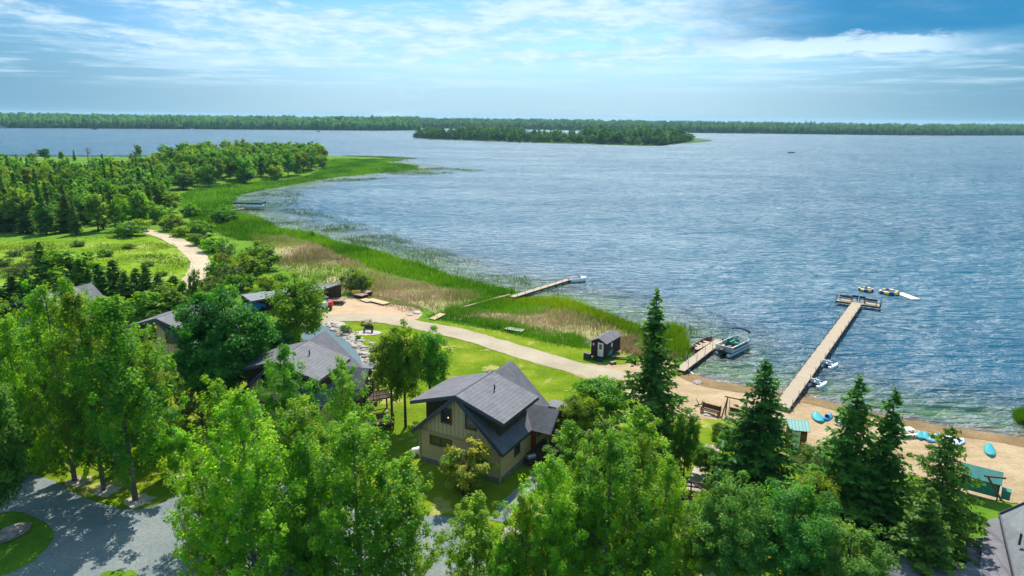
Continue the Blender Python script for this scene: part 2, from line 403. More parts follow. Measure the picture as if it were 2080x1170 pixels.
def drape_poly(name, W2, dz, mat, cell, kind='structure', zfun=None, smooth=True, label=None, cat=None):
    W2 = np.array(W2)
    lo, hi = W2.min(0), W2.max(0)
    gx = np.arange(lo[0], hi[0], cell); gy = np.arange(lo[1], hi[1], cell)
    GX, GY = np.meshgrid(gx, gy); GX = GX.ravel() + (np.arange(GX.size) % 7) * 1e-3; GY = GY.ravel()
    ok = inpoly(W2, GX, GY) & (pdist(W2, GX, GY, True) > cell * .3)
    n = len(W2); pts = [Vector(p) for p in W2] + [Vector((a, b)) for a, b in zip(GX[ok], GY[ok])]
    V, E, Fc, *_ = delaunay_2d_cdt(pts, [(i, (i + 1) % n) for i in range(n)], [list(range(n))], 1, 1e-4)
    V = np.array([(v.x, v.y) for v in V])
    z = (zfun or hgt)(V[:, 0], V[:, 1]) + dz
    me = mesh_from(name, np.column_stack([V, z]), [tuple(f) for f in Fc], mat, smooth)
    o = link(name, me)
    for p in me.polygons:
        if p.normal.z < 0: me.flip_normals(); break
    return tag(o, label, cat, None, kind)
def densify(P, step, jit=0.0, seed=1):
    rg = np.random.default_rng(seed); out = []
    n = len(P)
    for i in range(n):
        a = np.array(P[i]); b = np.array(P[(i + 1) % n]); k = max(1, int(np.linalg.norm(b - a) / step))
        for j in range(k):
            q = a + (b - a) * j / k
            out.append(q + rg.normal(0, jit, 2) if jit else q)
    return out
def drape(name, px, dz, mat, cell=1.0, it=2, jit=0.12, step=None):
    P = [G(x, y)[:2] for x, y in px]
    P = chaikin(P, it)
    return drape_poly(name, densify(P, step or cell, jit, len(name)), dz, mat, cell)

MARSH = [(370, 425), (360, 395), (420, 378), (500, 372), (600, 362), (655, 345), (668, 322), (760, 322), (830, 322), (860, 338), (845, 347), (700, 362), (640, 370), (560, 384), (500, 395), (478, 410), (490, 430),
         (545, 450), (575, 470), (650, 475), (720, 496), (800, 520), (890, 548), (930, 562), (1040, 582), (1100, 600), (1230, 634), (1345, 675), (1390, 712), (1370, 735), (1290, 712), (1240, 690), (1190, 675),
         (1120, 655), (1070, 640), (1000, 632), (930, 640), (900, 625), (980, 612), (960, 592), (880, 580), (820, 565), (760, 548), (700, 520), (640, 495), (560, 480), (500, 470), (440, 455)]
drape('marsh', MARSH, 0.02, M['reedbed'], 2.5, 1, 0.3)
DRY = [(500, 475), (560, 480), (640, 497), (700, 522), (760, 552), (830, 568), (900, 588), (965, 595), (985, 608), (930, 622), (1000, 632), (1070, 634), (1130, 628), (1190, 645), (1250, 662), (1310, 690), (1330, 712), (1290, 722), (1235, 712), (1200, 702), (1150, 700),
       (1100, 685), (1040, 668), (960, 655), (900, 645), (850, 622), (790, 605), (720, 598), (650, 578), (600, 560), (560, 535), (530, 500)]
drape('dry_marsh', DRY, 0.04, M['drybed'], 2.0, 1, 0.3)
drape('meadow', [(-120, 500), (0, 490), (120, 488), (280, 474), (330, 488), (372, 512), (388, 535), (384, 575), (340, 600), (200, 600), (0, 600), (-120, 590)], 0.02, M['meadowg'], 2.0)
drape('meadow_verge', [(300, 466), (345, 470), (420, 485), (470, 520), (520, 560), (560, 575), (500, 590), (420, 590), (418, 560), (434, 545), (430, 520), (390, 492), (345, 477)], 0.02, M['meadowg'], 2.0)
drape('pale_field', [(-60, 330), (100, 326), (200, 333), (215, 345), (120, 358), (20, 362), (-60, 362)], 0.02, M['palefield'], 6.0)
drape('lawn', [(705, 652), (760, 655), (840, 668), (930, 690), (1010, 712), (1100, 740), (1190, 765), (1290, 808), (1370, 850), (1440, 848), (1520, 862), (1600, 900), (1660, 925), (1740, 960), (1700, 1080), (1640, 1200), (1200, 1250),
               (1050, 1240), (1040, 1090), (930, 1044), (850, 1050), (700, 1000), (430, 975), (400, 985), (350, 1011), (305, 1031), (250, 1033), (200, 1021), (150, 1001), (90, 970), (0, 950), (-100, 930), (-60, 760), (200, 740), (600, 790), (735, 790), (745, 745), (722, 702), (706, 680)], 0.03, M['lawn'], 1.0)
drape('lawn_strip', [(815, 646), (870, 650), (940, 660), (1040, 678), (1110, 695), (1170, 706), (1215, 712), (1200, 735), (1140, 732), (1080, 718), (1010, 698), (930, 674), (870, 660)], 0.03, M['lawn'], 1.0)
drape('shed_lawn', [(1245, 722), (1270, 705), (1320, 712), (1325, 725), (1290, 738), (1240, 740)], 0.03, M['lawn'], 1.0)
def ribbon(name, px, w, dz, mat, seed=3):
    P = [G(x, y)[:2] for x, y in px]; P = np.array(chaikin(P, 3, False)); rg = np.random.default_rng(seed)
    # resample
    L = np.r_[0, np.cumsum(np.linalg.norm(np.diff(P, axis=0), axis=1))]; n = max(4, int(L[-1] / 0.7)); s_ = np.linspace(0, L[-1], n)
    Q = np.column_stack([np.interp(s_, L, P[:, 0]), np.interp(s_, L, P[:, 1])]); T = np.gradient(Q, axis=0); T /= np.linalg.norm(T, axis=1)[:, None]; N = np.column_stack([-T[:, 1], T[:, 0]])
    wj = np.convolve(rg.normal(0, 1, n + 8), np.ones(9) / 9, 'valid') * w * .12; wk = np.convolve(rg.normal(0, 1, n + 8), np.ones(9) / 9, 'valid') * w * .12
    k = 7; V = []
    for j in range(k):
        f = j / (k - 1) * 2 - 1
        off = f * w / 2 + (wj if f < 0 else wk) * abs(f) + rg.normal(0, .05, n) * (abs(f) > .9)
        V.append(Q + N * off[:, None])
    V = np.stack(V, 1).reshape(-1, 2); z = hgt(V[:, 0], V[:, 1]) + dz
    idx = np.arange(n * k).reshape(n, k); F = np.stack([idx[:-1, :-1], idx[:-1, 1:], idx[1:, 1:], idx[1:, :-1]], -1).reshape(-1, 4)[:, ::-1]
    me = mesh_from(name, np.column_stack([V, z]), F, mat, True)
    if me.polygons[0].normal.z < 0: me.flip_normals()
    return tag(link(name, me), kind='structure')
drape('dirt_yard', [(620, 655), (640, 615), (700, 600), (760, 608), (800, 620), (850, 625), (862, 640), (840, 652), (760, 652), (700, 652), (650, 662)], 0.045, M['dirt'], 1.0)
ribbon('lane', [(600, 655), (660, 646), (740, 645), (820, 655), (890, 668), (960, 686), (1040, 709), (1120, 733), (1190, 752), (1260, 770)], 4.0, 0.06, M['lane'])
ribbon('curved_road', [(285, 467), (318, 474), (354, 488), (388, 507), (408, 529), (408, 548), (394, 566), (370, 590), (350, 630)], 4.1, 0.06, M['track'])
drape('beach', [(1150, 742), (1200, 738), (1240, 742), (1290, 738), (1335, 722), (1365, 735), (1380, 752), (1405, 768), (1450, 780), (1500, 788), (1580, 800), (1613, 806), (1680, 822), (1767, 846), (1853, 862), (1937, 877), (2080, 897), (2300, 940), (2330, 1010),
                (2180, 1060), (2080, 1025), (2000, 1015), (1950, 1000), (1890, 975), (1790, 955), (1700, 925), (1640, 905), (1580, 878), (1510, 856), (1440, 852), (1390, 856), (1340, 836), (1280, 806), (1210, 775), (1160, 762)], 0.05, M['sand'], 1.0)
# wet strip along the waterline
def strip_along(name, i0, i1, w0, w1, dz, mat):
    P = SH[i0:i1]; L = np.r_[0, np.cumsum(np.linalg.norm(np.diff(P, axis=0), axis=1))]; n = int(L[-1] / .6); s_ = np.linspace(0, L[-1], n)
    Q = np.column_stack([np.interp(s_, L, P[:, 0]), np.interp(s_, L, P[:, 1])]); T = np.gradient(Q, axis=0); T /= np.linalg.norm(T, axis=1)[:, None]; N = np.column_stack([T[:, 1], -T[:, 0]])
    rg = np.random.default_rng(4); jj = np.convolve(rg.normal(0, 1, n + 20), np.ones(21) / 21, 'valid')
    k = 8; V = np.stack([Q + N * ((w0 + (w1 + jj * .9 * (j / (k - 1)) - w0) * j / (k - 1)) if j else np.full(n, w0))[:, None] for j in range(k)], 1).reshape(-1, 2)
    z = hgt(V[:, 0], V[:, 1]) + dz
    idx = np.arange(n * k).reshape(n, k); F = np.stack([idx[:-1, :-1], idx[:-1, 1:], idx[1:, 1:], idx[1:, :-1]], -1).reshape(-1, 4)
    me = mesh_from(name, np.column_stack([V, z]), F, mat, True)
    if me.polygons[0].normal.z < 0: me.flip_normals()
    return tag(link(name, me), kind='structure'), V
wet_o, wetV = strip_along('wet_sand', 0, 52, 3.0, -1.6, 0.075, M['wetsand'])
GRAVEL = [(100, 972), (150, 1003), (200, 1023), (250, 1036), (305, 1034), (350, 1013), (390, 992), (440, 962), (560, 975), (700, 1010), (850, 1052), (925, 1046), (945, 1080), (990, 1130), (1000, 1260), (400, 1330), (-250, 1330), (-160, 1200), (-20, 1180), (60, 1150), (118, 1098), (95, 1062), (50, 1042), (0, 1040), (-150, 1060), (-200, 1020), (-60, 960), (30, 955)]
drape('gravel_yard', GRAVEL, 0.06, M['gravel'], 1.0, 2, 0.08)
drape('grass_patch', [(205, 1168), (240, 1157), (275, 1160), (285, 1185), (240, 1200), (200, 1190)], 0.09, M['ground'], 0.6)
ribbon('garden_path', [(1010, 1060), (1030, 1030), (1062, 1000), (1090, 975), (1110, 955)], 1.3, 0.06, M['gravel'])
ribbon('foot_path', [(1450, 905), (1425, 950), (1410, 990), (1400, 1030), (1410, 1100), (1440, 1180)], 1.2, 0.06, M['mulch'])
# ---------------------------------------------------------------- pond
def waterlike(name, body, deepbody, depth_attr=True, calm=1.0):
    m = bpy.data.materials.new(name); m.use_nodes = True; t = NT(m.node_tree)
    tc = t.n('ShaderNodeTexCoord'); geo = t.n('ShaderNodeNewGeometry')
    m1 = t.n('ShaderNodeMapping', {0: (tc, 'Object'), 2: (0, 0, 0.22), 3: (0.38, 1.0, 1.0)})
    w1 = t.noise(m1, 0.62, 4, 0.6, 0.3); w2 = t.noise(m1, 0.17, 3, 0.6); w3 = t.noise(m1, 0.04, 3, 0.6)
    big = t.noise((tc, 'Object'), 0.011, 4, 0.55)
    mb = t.n('ShaderNodeMapping', {0: (tc, 'Object'), 3: (0.25, 1.0, 1.0)})
    gust = t.noise(mb, 0.03, 4, 0.6)
    hsum = t.math('ADD', t.math('ADD', t.math('MULTIPLY', w1, 1.3), t.math('MULTIPLY', w2, 3.6)), t.math('MULTIPLY', w3, 7.0))
    amp = t.mapr(gust, 0.35, 0.65, 0.75, 1.0)
    bp = t.n('ShaderNodeBump', {'Height': hsum, 'Strength': amp, 'Distance': 1.9 * calm})
    bs = t.n('ShaderNodeBump', {'Height': hsum, 'Strength': t.math('MULTIPLY', amp, 0.4), 'Distance': 2.3 * calm})
    fr = t.n('ShaderNodeFresnel', {'IOR': 1.333, 'Normal': bp})
    ga = t.n('ShaderNodeBsdfGlossy', {0: (0.92, 0.97, 1.0, 1), 1: 0.24, 'Normal': bp})
    gb = t.n('ShaderNodeBsdfGlossy', {0: (0.92, 0.97, 1.0, 1), 1: 0.45 if calm == 1 else 0.15, 'Normal': bs})
    gl = t.n('ShaderNodeMixShader', {0: 0.2, 1: ga, 2: gb})
    dif = t.n('ShaderNodeBsdfDiffuse', {0: t.mix(t.mapr(big, 0.35, 0.65), (*body, 1), (*deepbody, 1))})
    if depth_attr:
        at = t.n('ShaderNodeAttribute', attribute_name='offshore')
        tr = t.n('ShaderNodeBsdfTransparent', {0: (0.80, 0.88, 0.80, 1)})
        f = t.mapr((at, 'Fac'), 0.5, 24.0, 0.12, 1.0)
        dif = t.n('ShaderNodeMixShader', {0: f, 1: tr, 2: dif})
    x = t.n('ShaderNodeMixShader', {0: fr, 1: dif, 2: gl})
    t.n('ShaderNodeOutputMaterial', {0: x})
    return m
M['lake'] = waterlike('lake_water', (0.006, 0.078, 0.138), (0.003, 0.062, 0.120))
M['pondw'] = waterlike('pond_water', (0.09, 0.14, 0.15), (0.13, 0.18, 0.19), False, 0.12)
ys = np.r_[24 * (600 / 24) ** (np.linspace(0, 1, 330)), 600 * (16000 / 600) ** (np.linspace(0, 1, 60)[1:])]
X, Y, F = pgrid(ys, np.linspace(-1.6, 1.4, 300))
sd = np.full(X.shape, -200.0); nr = Y < 650; sd[nr] = shore(X[nr], Y[nr])
keep = (sd[F] < 3.0).any(1)
me = mesh_from('lake', np.column_stack([X, Y, np.zeros_like(X)]), F[keep], M['lake'], True)
fattr(me, 'offshore', np.maximum(-sd, 0), 'POINT')
tag(link('lake', me), kind='structure')
drape_poly('pond', densify(list(POND), 0.8), 0, M['pondw'], 1.5, zfun=lambda x, y: np.full(x.shape, 0.56))
M['foam'] = pbr('foam', (0.75, 0.75, 0.72), 0.6, 0.3)
def foam_line():
    rg = np.random.default_rng(9); P = SH[2:60]; L = np.r_[0, np.cumsum(np.linalg.norm(np.diff(P, axis=0), axis=1))]; V, F = [], []
    s0 = 2.0
    while s0 < L[-1] - 4:
        ln = rg.uniform(.6, 3.2); n = 6; off = rg.uniform(.1, .9) if rg.uniform() > .3 else rg.uniform(1.2, 2.6); b = len(V)
        for i in range(n):
            s_ = s0 + ln * i / (n - 1); q = np.array([np.interp(s_, L, P[:, 0]), np.interp(s_, L, P[:, 1])]); q2 = np.array([np.interp(s_ + .1, L, P[:, 0]), np.interp(s_ + .1, L, P[:, 1])]); d = (q2 - q) / (np.linalg.norm(q2 - q) + 1e-9); nr = np.array([-d[1], d[0]]); 
            if float(shore(np.array([q[0] + nr[0]]), np.array([q[1] + nr[1]]))[0]) > 0: nr = -nr
            w = .10 * math.sin(math.pi * (i + .3) / (n - .4)) + rg.uniform(0, .03); c = q + nr * (off + rg.normal(0, .03))
            V += [(*(c - nr * w), .02), (*(c + nr * w), .02)]
        F += [(b + 2 * i, b + 2 * i + 1, b + 2 * i + 3, b + 2 * i + 2) for i in range(n - 1)]
        s0 += ln + rg.exponential(2.2)
    tag(link('foam', mesh_from('foam', V, F, M['foam'])), kind='stuff')
foam_line()
# ---------------------------------------------------------------- land across the lake
rng = np.random.default_rng(11)
def far_land(name, front, depth, hmax, seed, rise=500.0):
    P = np.array([onz(*p)[:2] for p in chaikin(front, 2, False)]); rg = np.random.default_rng(seed)
    n = 90; L = np.r_[0, np.cumsum(np.linalg.norm(np.diff(P, axis=0), axis=1))]; s_ = np.linspace(0, L[-1], n)
    Q = np.column_stack([np.interp(s_, L, P[:, 0]), np.interp(s_, L, P[:, 1])])
    D = Q / np.linalg.norm(Q, axis=1)[:, None]
    ks = np.r_[0, 15, 60, 150, 300, 500, 800, 1200, 2000, 3500, depth]; ks = ks[ks <= depth]
    V = []
    for i, k in enumerate(ks):
        ph = np.sin(s_ / 420 + seed) * .25 + np.sin(s_ / 170 + seed * 2) * .1 + 1
        z = (0.4 if i else -0.4) + hmax * sst(np.array([k]), 0, rise)[0] * ph
        V.append(np.column_stack([Q + D * k, np.broadcast_to(z, n)]))
    V = np.stack(V, 0); m_, k_, _ = V.shape; idx = np.arange(m_ * k_).reshape(m_, k_)
    F = np.stack([idx[:-1, :-1], idx[:-1, 1:], idx[1:, 1:], idx[1:, :-1]], -1).reshape(-1, 4)
    me = mesh_from(name, V.reshape(-1, 3), F, M['farground'], True)
    if me.polygons[0].normal.z < 0: me.flip_normals()
    tag(link(name, me), kind='structure')
    return V
def blob_cloud(name, P, hs, rs, mat, seed, cone=0.15):
    """rough little tree crowns, one mesh: P base points, hs heights, rs radii"""
    rg = np.random.default_rng(seed); N = len(P)
    tpl = []
    for ring, (zz, rr) in enumerate(((0.12, .75), (0.42, 1.0), (0.72, .72), (0.93, .3))):
        for k in range(6):
            a = 2 * math.pi * (k + .5 * (ring % 2)) / 6; tpl.append((rr * math.cos(a), rr * math.sin(a), zz))
    tpl.append((0, 0, 1.02)); tpl = np.array(tpl)
    F = []
    for r_ in range(3):
        for k in range(6):
            a, b = r_ * 6 + k, r_ * 6 + (k + 1) % 6; c, d = a + 6, b + 6
            F += [(a, b, d), (a, d, c)]
    F += [(18 + k, 18 + (k + 1) % 6, 24) for k in range(6)]
    F = np.array(F)
    V = tpl[None] * np.stack([rs, rs, hs], 1)[:, None, :]
    V = V * (1 + rg.normal(0, .16, (N, len(tpl), 1))) + np.asarray(P)[:, None, :]
    FF = (F[None] + (np.arange(N) * len(tpl))[:, None, None]).reshape(-1, 3)
    me = mesh_from(name, V.reshape(-1, 3), FF, mat)
    fattr(me, 'tone', np.clip(np.repeat(rg.uniform(0, 1, N), len(F)) + rg.normal(0, .22, N * len(F)), 0, 1))
    return link(name, me)
def far_woods(name, V, n, seed, h=(10, 16), maxk=9):
    rg = np.random.default_rng(seed); m_, k_, _ = V.shape
    i = np.minimum((rg.beta(0.75, 1.5, n) * (m_ - 1.01)), maxk); j = rg.uniform(0, k_ - 1.01, n)
    i[: n // 6] = rg.uniform(.6, 1.6, n // 6)
    i0 = i.astype(int); j0 = j.astype(int); a = (i - i0)[:, None]; b = (j - j0)[:, None]
    P = (V[i0, j0] * (1 - a) + V[np.minimum(i0 + 1, m_ - 1), j0] * a) * (1 - b) + (V[i0, j0 + 1] * (1 - a) + V[np.minimum(i0 + 1, m_ - 1), j0 + 1] * a) * b
    hs = rg.uniform(*h, n); rs = rg.uniform(3.5, 7.0, n) * (1 + i * .25)
    o = blob_cloud(name, P, hs, rs, M['farleaf'], seed)
    return tag(o, kind='stuff')
LW = far_land('far_shore_hills', [(-420, 256), (-100, 258), (0, 260), (200, 261), (500, 263), (700, 265), (800, 265.5), (850, 264)], 3500, 13, 3)
tag(far_woods('far_woods', LW, 5200, 5, (9, 18)), kind='stuff')
MW = far_land('middle_shore_hills', [(760, 259), (900, 261), (1050, 262.5), (1200, 265.5), (1300, 268), (1400, 270), (1600, 272), (1750, 274), (1900, 275.5), (2080, 275), (2400, 276), (2700, 280)], 5000, 9, 8, 900)
far_woods('middle_woods', MW, 7000, 9, (10, 17))
M['islebank'] = pbr('island_bank_reeds', (0.04, 0.11, 0.015), 0.95, 0.05, (0.03, (0.09, 0.17, 0.02)))
ISL = [(843, 281.0), (900, 283.8), (1000, 287.2), (1100, 290.6), (1200, 293), (1290, 296), (1335, 297), (1375, 292), (1450, 287), (1440, 284), (1390, 279), (1300, 274), (1150, 270), (1000, 269), (880, 269), (846, 274)]
islw = [onz(x, y)[:2] for x, y in chaikin(ISL, 2)]
drape_poly('island_ground', densify(islw, 8), 0, M['islebank'], 25, zfun=lambda x, y: 0.35 + 0 * x)
drape('pond_bank', [(650, 655), (700, 652), (712, 675), (735, 695), (752, 725), (760, 760), (740, 768), (725, 715), (700, 690), (672, 675), (655, 664)], 0.05, M['mulch'], .8)
# ---------------------------------------------------------------- tree makers (each gives a trunk mesh and a crown mesh)
def leaf_quads(c, size, nrm, rg, aspect=0.62):
    """c (N,3) centres, size (N,), nrm (N,3): leaf quads, one diamond each"""
    N = len(c); n = nrm / (np.linalg.norm(nrm, axis=1)[:, None] + 1e-9)
    a = rg.normal(0, 1, (N, 3)); u = np.cross(n, a); u /= np.linalg.norm(u, axis=1)[:, None] + 1e-9; v = np.cross(n, u)
    s = size[:, None]
    V = np.stack([c - u * s, c - v * s * aspect + n * s * .12, c + u * s, c + v * s * aspect + n * s * .12], 1).reshape(-1, 3)
    return V, np.arange(N * 4).reshape(N, 4)
def limbs_mesh(name, segs, mat, sides=6):
    """segs: list of (points, radii) polylines"""
    m = MB()
    for pts, rad in segs:
        rings = []
        for i, (p, r_) in enumerate(zip(pts, rad)):
            d = Vector(pts[min(i + 1, len(pts) - 1)]) - Vector(pts[max(i - 1, 0)]); d.normalize()
            x = d.orthogonal().normalized() if abs(d.z) < .9 else Vector((1, 0, 0)).cross(d).normalized(); y = d.cross(x)
            rings.append([Vector(p) + x * math.cos(2 * math.pi * k / sides) * r_ + y * math.sin(2 * math.pi * k / sides) * r_ for k in range(sides)])
        m.loft(rings)
    return mesh_from(name, m.V, m.F, mat, True)
def crown_mesh(name, clumps, per, csz, lsz, mat, rg, axis_h, upb=0.9, tonev=0.25, flat=0.8, aspect=.62, hi_up=True):
    """clumps (K,3) centres -> gaussian puffs of leaves"""
    K = len(clumps); reps = np.maximum(2, (per * rg.uniform(.55, 1.45, K)).astype(int)); idx = np.repeat(np.arange(K), reps); N = len(idx)
    cs = csz * rg.uniform(.7, 1.3, K)
    off = rg.normal(0, 1, (N, 3)); off /= np.linalg.norm(off, axis=1)[:, None]; off *= (rg.uniform(0, 1, N) ** .45)[:, None]
    off[:, 2] *= flat
    p = clumps[idx] + off * cs[idx][:, None]
    out = p - np.array([0, 0, axis_h]); out[:, 2] *= .35; out /= np.linalg.norm(out, axis=1)[:, None] + 1e-9
    nrm = out * .45 + off * .5 + np.array([0, 0, upb]) + rg.normal(0, .55, (N, 3))
    V, F = leaf_quads(p, lsz * rg.uniform(.6, 1.35, N), nrm, rg, aspect)
    me = mesh_from(name, V, F, mat)
    tone = rg.uniform(0, 1, K)[idx] * (1 - tonev) + rg.uniform(0, 1, N) * tonev
    fattr(me, 'tone', np.clip(tone, 0, 1))
    return me
def poplar(seed, h=14.0, r=3.0, th=1.6, nb=95, per=66, lsz=.112, mat='poplar', bark='palebark', up=1.3, shape=1.0, csz=0.45, droop=0, pointy=.95, drop=.13):
    rg = np.random.default_rng(seed); segs = [([(0, 0, -.3), (0, 0, h * .25), (rg.normal(0, .08), rg.normal(0, .08), h * .6), (0, 0, h * .97)], [h * .016, h * .012, h * .007, h * .0015])]
    cl = []
    for i in range(nb):
        if rg.uniform() < drop: continue
        t_ = (i + .5) / nb; z0 = th + (h - th) * (t_ ** .92) * .96; a = i * 2.39996 + rg.normal(0, .35)
        q = (z0 - th) / (h - th)
        prof = (min(1, (q + .12) / .28) ** .6) * (1 - q) ** pointy * 1.5 * shape + .07
        L = r * prof * rg.uniform(.5, 1.2)
        dz = L * up * rg.uniform(.7, 1.2)
        pts = [(0, 0, z0 - dz * .5), (math.cos(a) * L * .45, math.sin(a) * L * .45, z0 - dz * .22), (math.cos(a + .1) * L, math.sin(a + .1) * L, z0 + dz * .5 - droop * L)]
        if i % 2 == 0: segs.append((pts, [h * .0042 * (1 - q * .6), h * .0028 * (1 - q * .6), h * .0008]))
        k = max(2, int(L / .62))
        for s_ in np.linspace(.22, 1.0, k + 1):
            b = (1 - s_) ** 2; m2 = 2 * s_ * (1 - s_); e = s_ * s_
            P = np.array(pts[0]) * b + np.array(pts[1]) * m2 + np.array(pts[2]) * e
            cl.append(P + rg.normal(0, .16 + .12 * s_, 3))
    cl.append((0, 0, h * .985)); cl.append((0, 0, h * .95))
    cl = np.array(cl)
    w = np.hypot(cl[:, 0], cl[:, 1]); keep = rg.uniform(0, 1, len(cl)) < np.clip(.25 + w / (r * .65), 0, 1)
    return (limbs_mesh('trunk', segs, M[bark]), crown_mesh('crown', cl[keep], per, csz, lsz, M[mat], rg, h * .4, upb=1.0, flat=1.25), h, r)
def roundtree(seed, h=11.0, r=4.2, th=1.8, nc=190, per=75, lsz=.16, mat='maple', bark='bark', csz=.85, lumps=7, multi=1, rough=.22):
    rg = np.random.default_rng(seed); cl = []; cz = (h + th) / 2; hz_ = (h - th) / 2
    # several overlapping sub-crowns give the uneven outline
    subs = [(0, 0, cz, r * .72, hz_ * .95)]
    for i in range(lumps):
        a = i * 2.4 + rg.normal(0, .3); e = rg.uniform(-.75, .8)
        w = math.cos(e * 1.1)
        subs.append((math.cos(a) * r * .56 * w, math.sin(a) * r * .56 * w, cz + e * hz_ * .68, r * rg.uniform(.34, .5), hz_ * rg.uniform(.26, .42)))
    for i in range(nc):
        s_ = subs[rg.integers(0, len(subs))] if rg.uniform() > .3 else subs[0]
        d = rg.normal(0, 1, 3); d /= np.linalg.norm(d); rad = rg.uniform(.62, 1.0) ** .5 * (1 + rg.normal(0, rough * .5))
        p = np.array([s_[0] + d[0] * s_[3] * rad, s_[1] + d[1] * s_[3] * rad, s_[2] + d[2] * s_[4] * rad])
        p[2] = max(p[2], th * .8); cl.append(p)
    cl = np.array(cl); segs = []
    for q in range(multi):
        ox, oy = (0, 0) if multi == 1 else (math.cos(q * 2.1) * .25, math.sin(q * 2.1) * .25)
        segs.append(([(ox, oy, -.3), (ox * 1.5, oy * 1.5, th), (ox * 3, oy * 3, cz), (ox * 3, oy * 3, h * .9)], [h * .019, h * .014, h * .008, h * .002]))
    for i in range(0, nc, max(1, nc // 34)):
        p = cl[i]; z0 = max(th * .7, p[2] - np.hypot(p[0], p[1]) * .9); segs.append(([(0, 0, z0), (p[0] * .5, p[1] * .5, (z0 + p[2]) / 2 + .1), tuple(p)], [h * .006, h * .004, h * .001]))
    return (limbs_mesh('trunk', segs, M[bark]), crown_mesh('crown', cl, per, csz, lsz, M[mat], rg, cz * .8), h, r)
def spruce(seed, h=15.0, r=3.0, th=.8, nw=34, per=6, lsz=.24, mat='spruce', droop=.32, gap=.12, dens=9.0, pw=.85, pine=False, irregular=.28):
    rg = np.random.default_rng(seed); segs = [([(0, 0, -.3), (0, 0, h * .5), (0, 0, h * .99)], [h * .016, h * .009, h * .001])]
    C_, Nn, Sz, To = [], [], [], []
    for w in range(nw):
        q = (w + .3) / nw; z0 = th + (h - th) * q ** .95
        nb = max(4, int(per * (1 - q) + 4))
        for b in range(nb):
            if rg.uniform() < gap: continue
            a = 2 * math.pi * (b + rg.uniform(-.3, .3)) / nb + w * 1.1
            L = r * ((1 - q) ** pw * (1.0 if q > .08 else .85) + .03) * rg.uniform(1 - irregular, 1 + irregular * .6)
            dr = droop * L * rg.uniform(.6, 1.3)
            ca, sa = math.cos(a), math.sin(a)
            f = np.linspace(0, 1, 5); zz = z0 - dr * (f ** 1.1) + dr * .55 * f ** 3 * (1.6 if q > .6 else 1)
            pts = [(ca * L * k, sa * L * k, z) for k, z in zip(f, zz)]
            if L > .5 and b % 2 == 0: segs.append((pts[::2], [.05 * L / 3 + .01, .03 * L / 3 + .006, .006]))
            n = max(6, int(L * dens * 3)); s_ = rg.uniform(.08, 1.03, n)
            side = rg.normal(0, 1, n) * (.10 + .20 * L * (1 - s_) * .8 + .05)
            px = ca * L * s_ - sa * side; py = sa * L * s_ + ca * side
            pz = np.interp(s_, f, zz) - np.abs(rg.normal(0, .12, n)) - np.abs(side) * .35
            C_.append(np.column_stack([px, py, pz])); nr = np.column_stack([rg.normal(ca * .3, .5, n), rg.normal(sa * .3, .5, n), rg.uniform(.3, 1.2, n)])
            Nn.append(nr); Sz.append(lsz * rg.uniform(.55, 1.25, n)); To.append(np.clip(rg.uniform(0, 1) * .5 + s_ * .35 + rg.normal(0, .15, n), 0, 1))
    n = 30; C_.append(np.column_stack([rg.normal(0, .07, n), rg.normal(0, .07, n), rg.uniform(h * .93, h, n)])); Nn.append(rg.normal(0, 1, (n, 3))); Sz.append(np.full(n, lsz * .6)); To.append(np.full(n, .5))
    c = np.concatenate(C_); V, F = leaf_quads(c, np.concatenate(Sz), np.concatenate(Nn), rg, .42)
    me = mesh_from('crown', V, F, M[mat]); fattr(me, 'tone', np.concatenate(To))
    return (limbs_mesh('trunk', segs, M['bark'], 5), me, h, r)
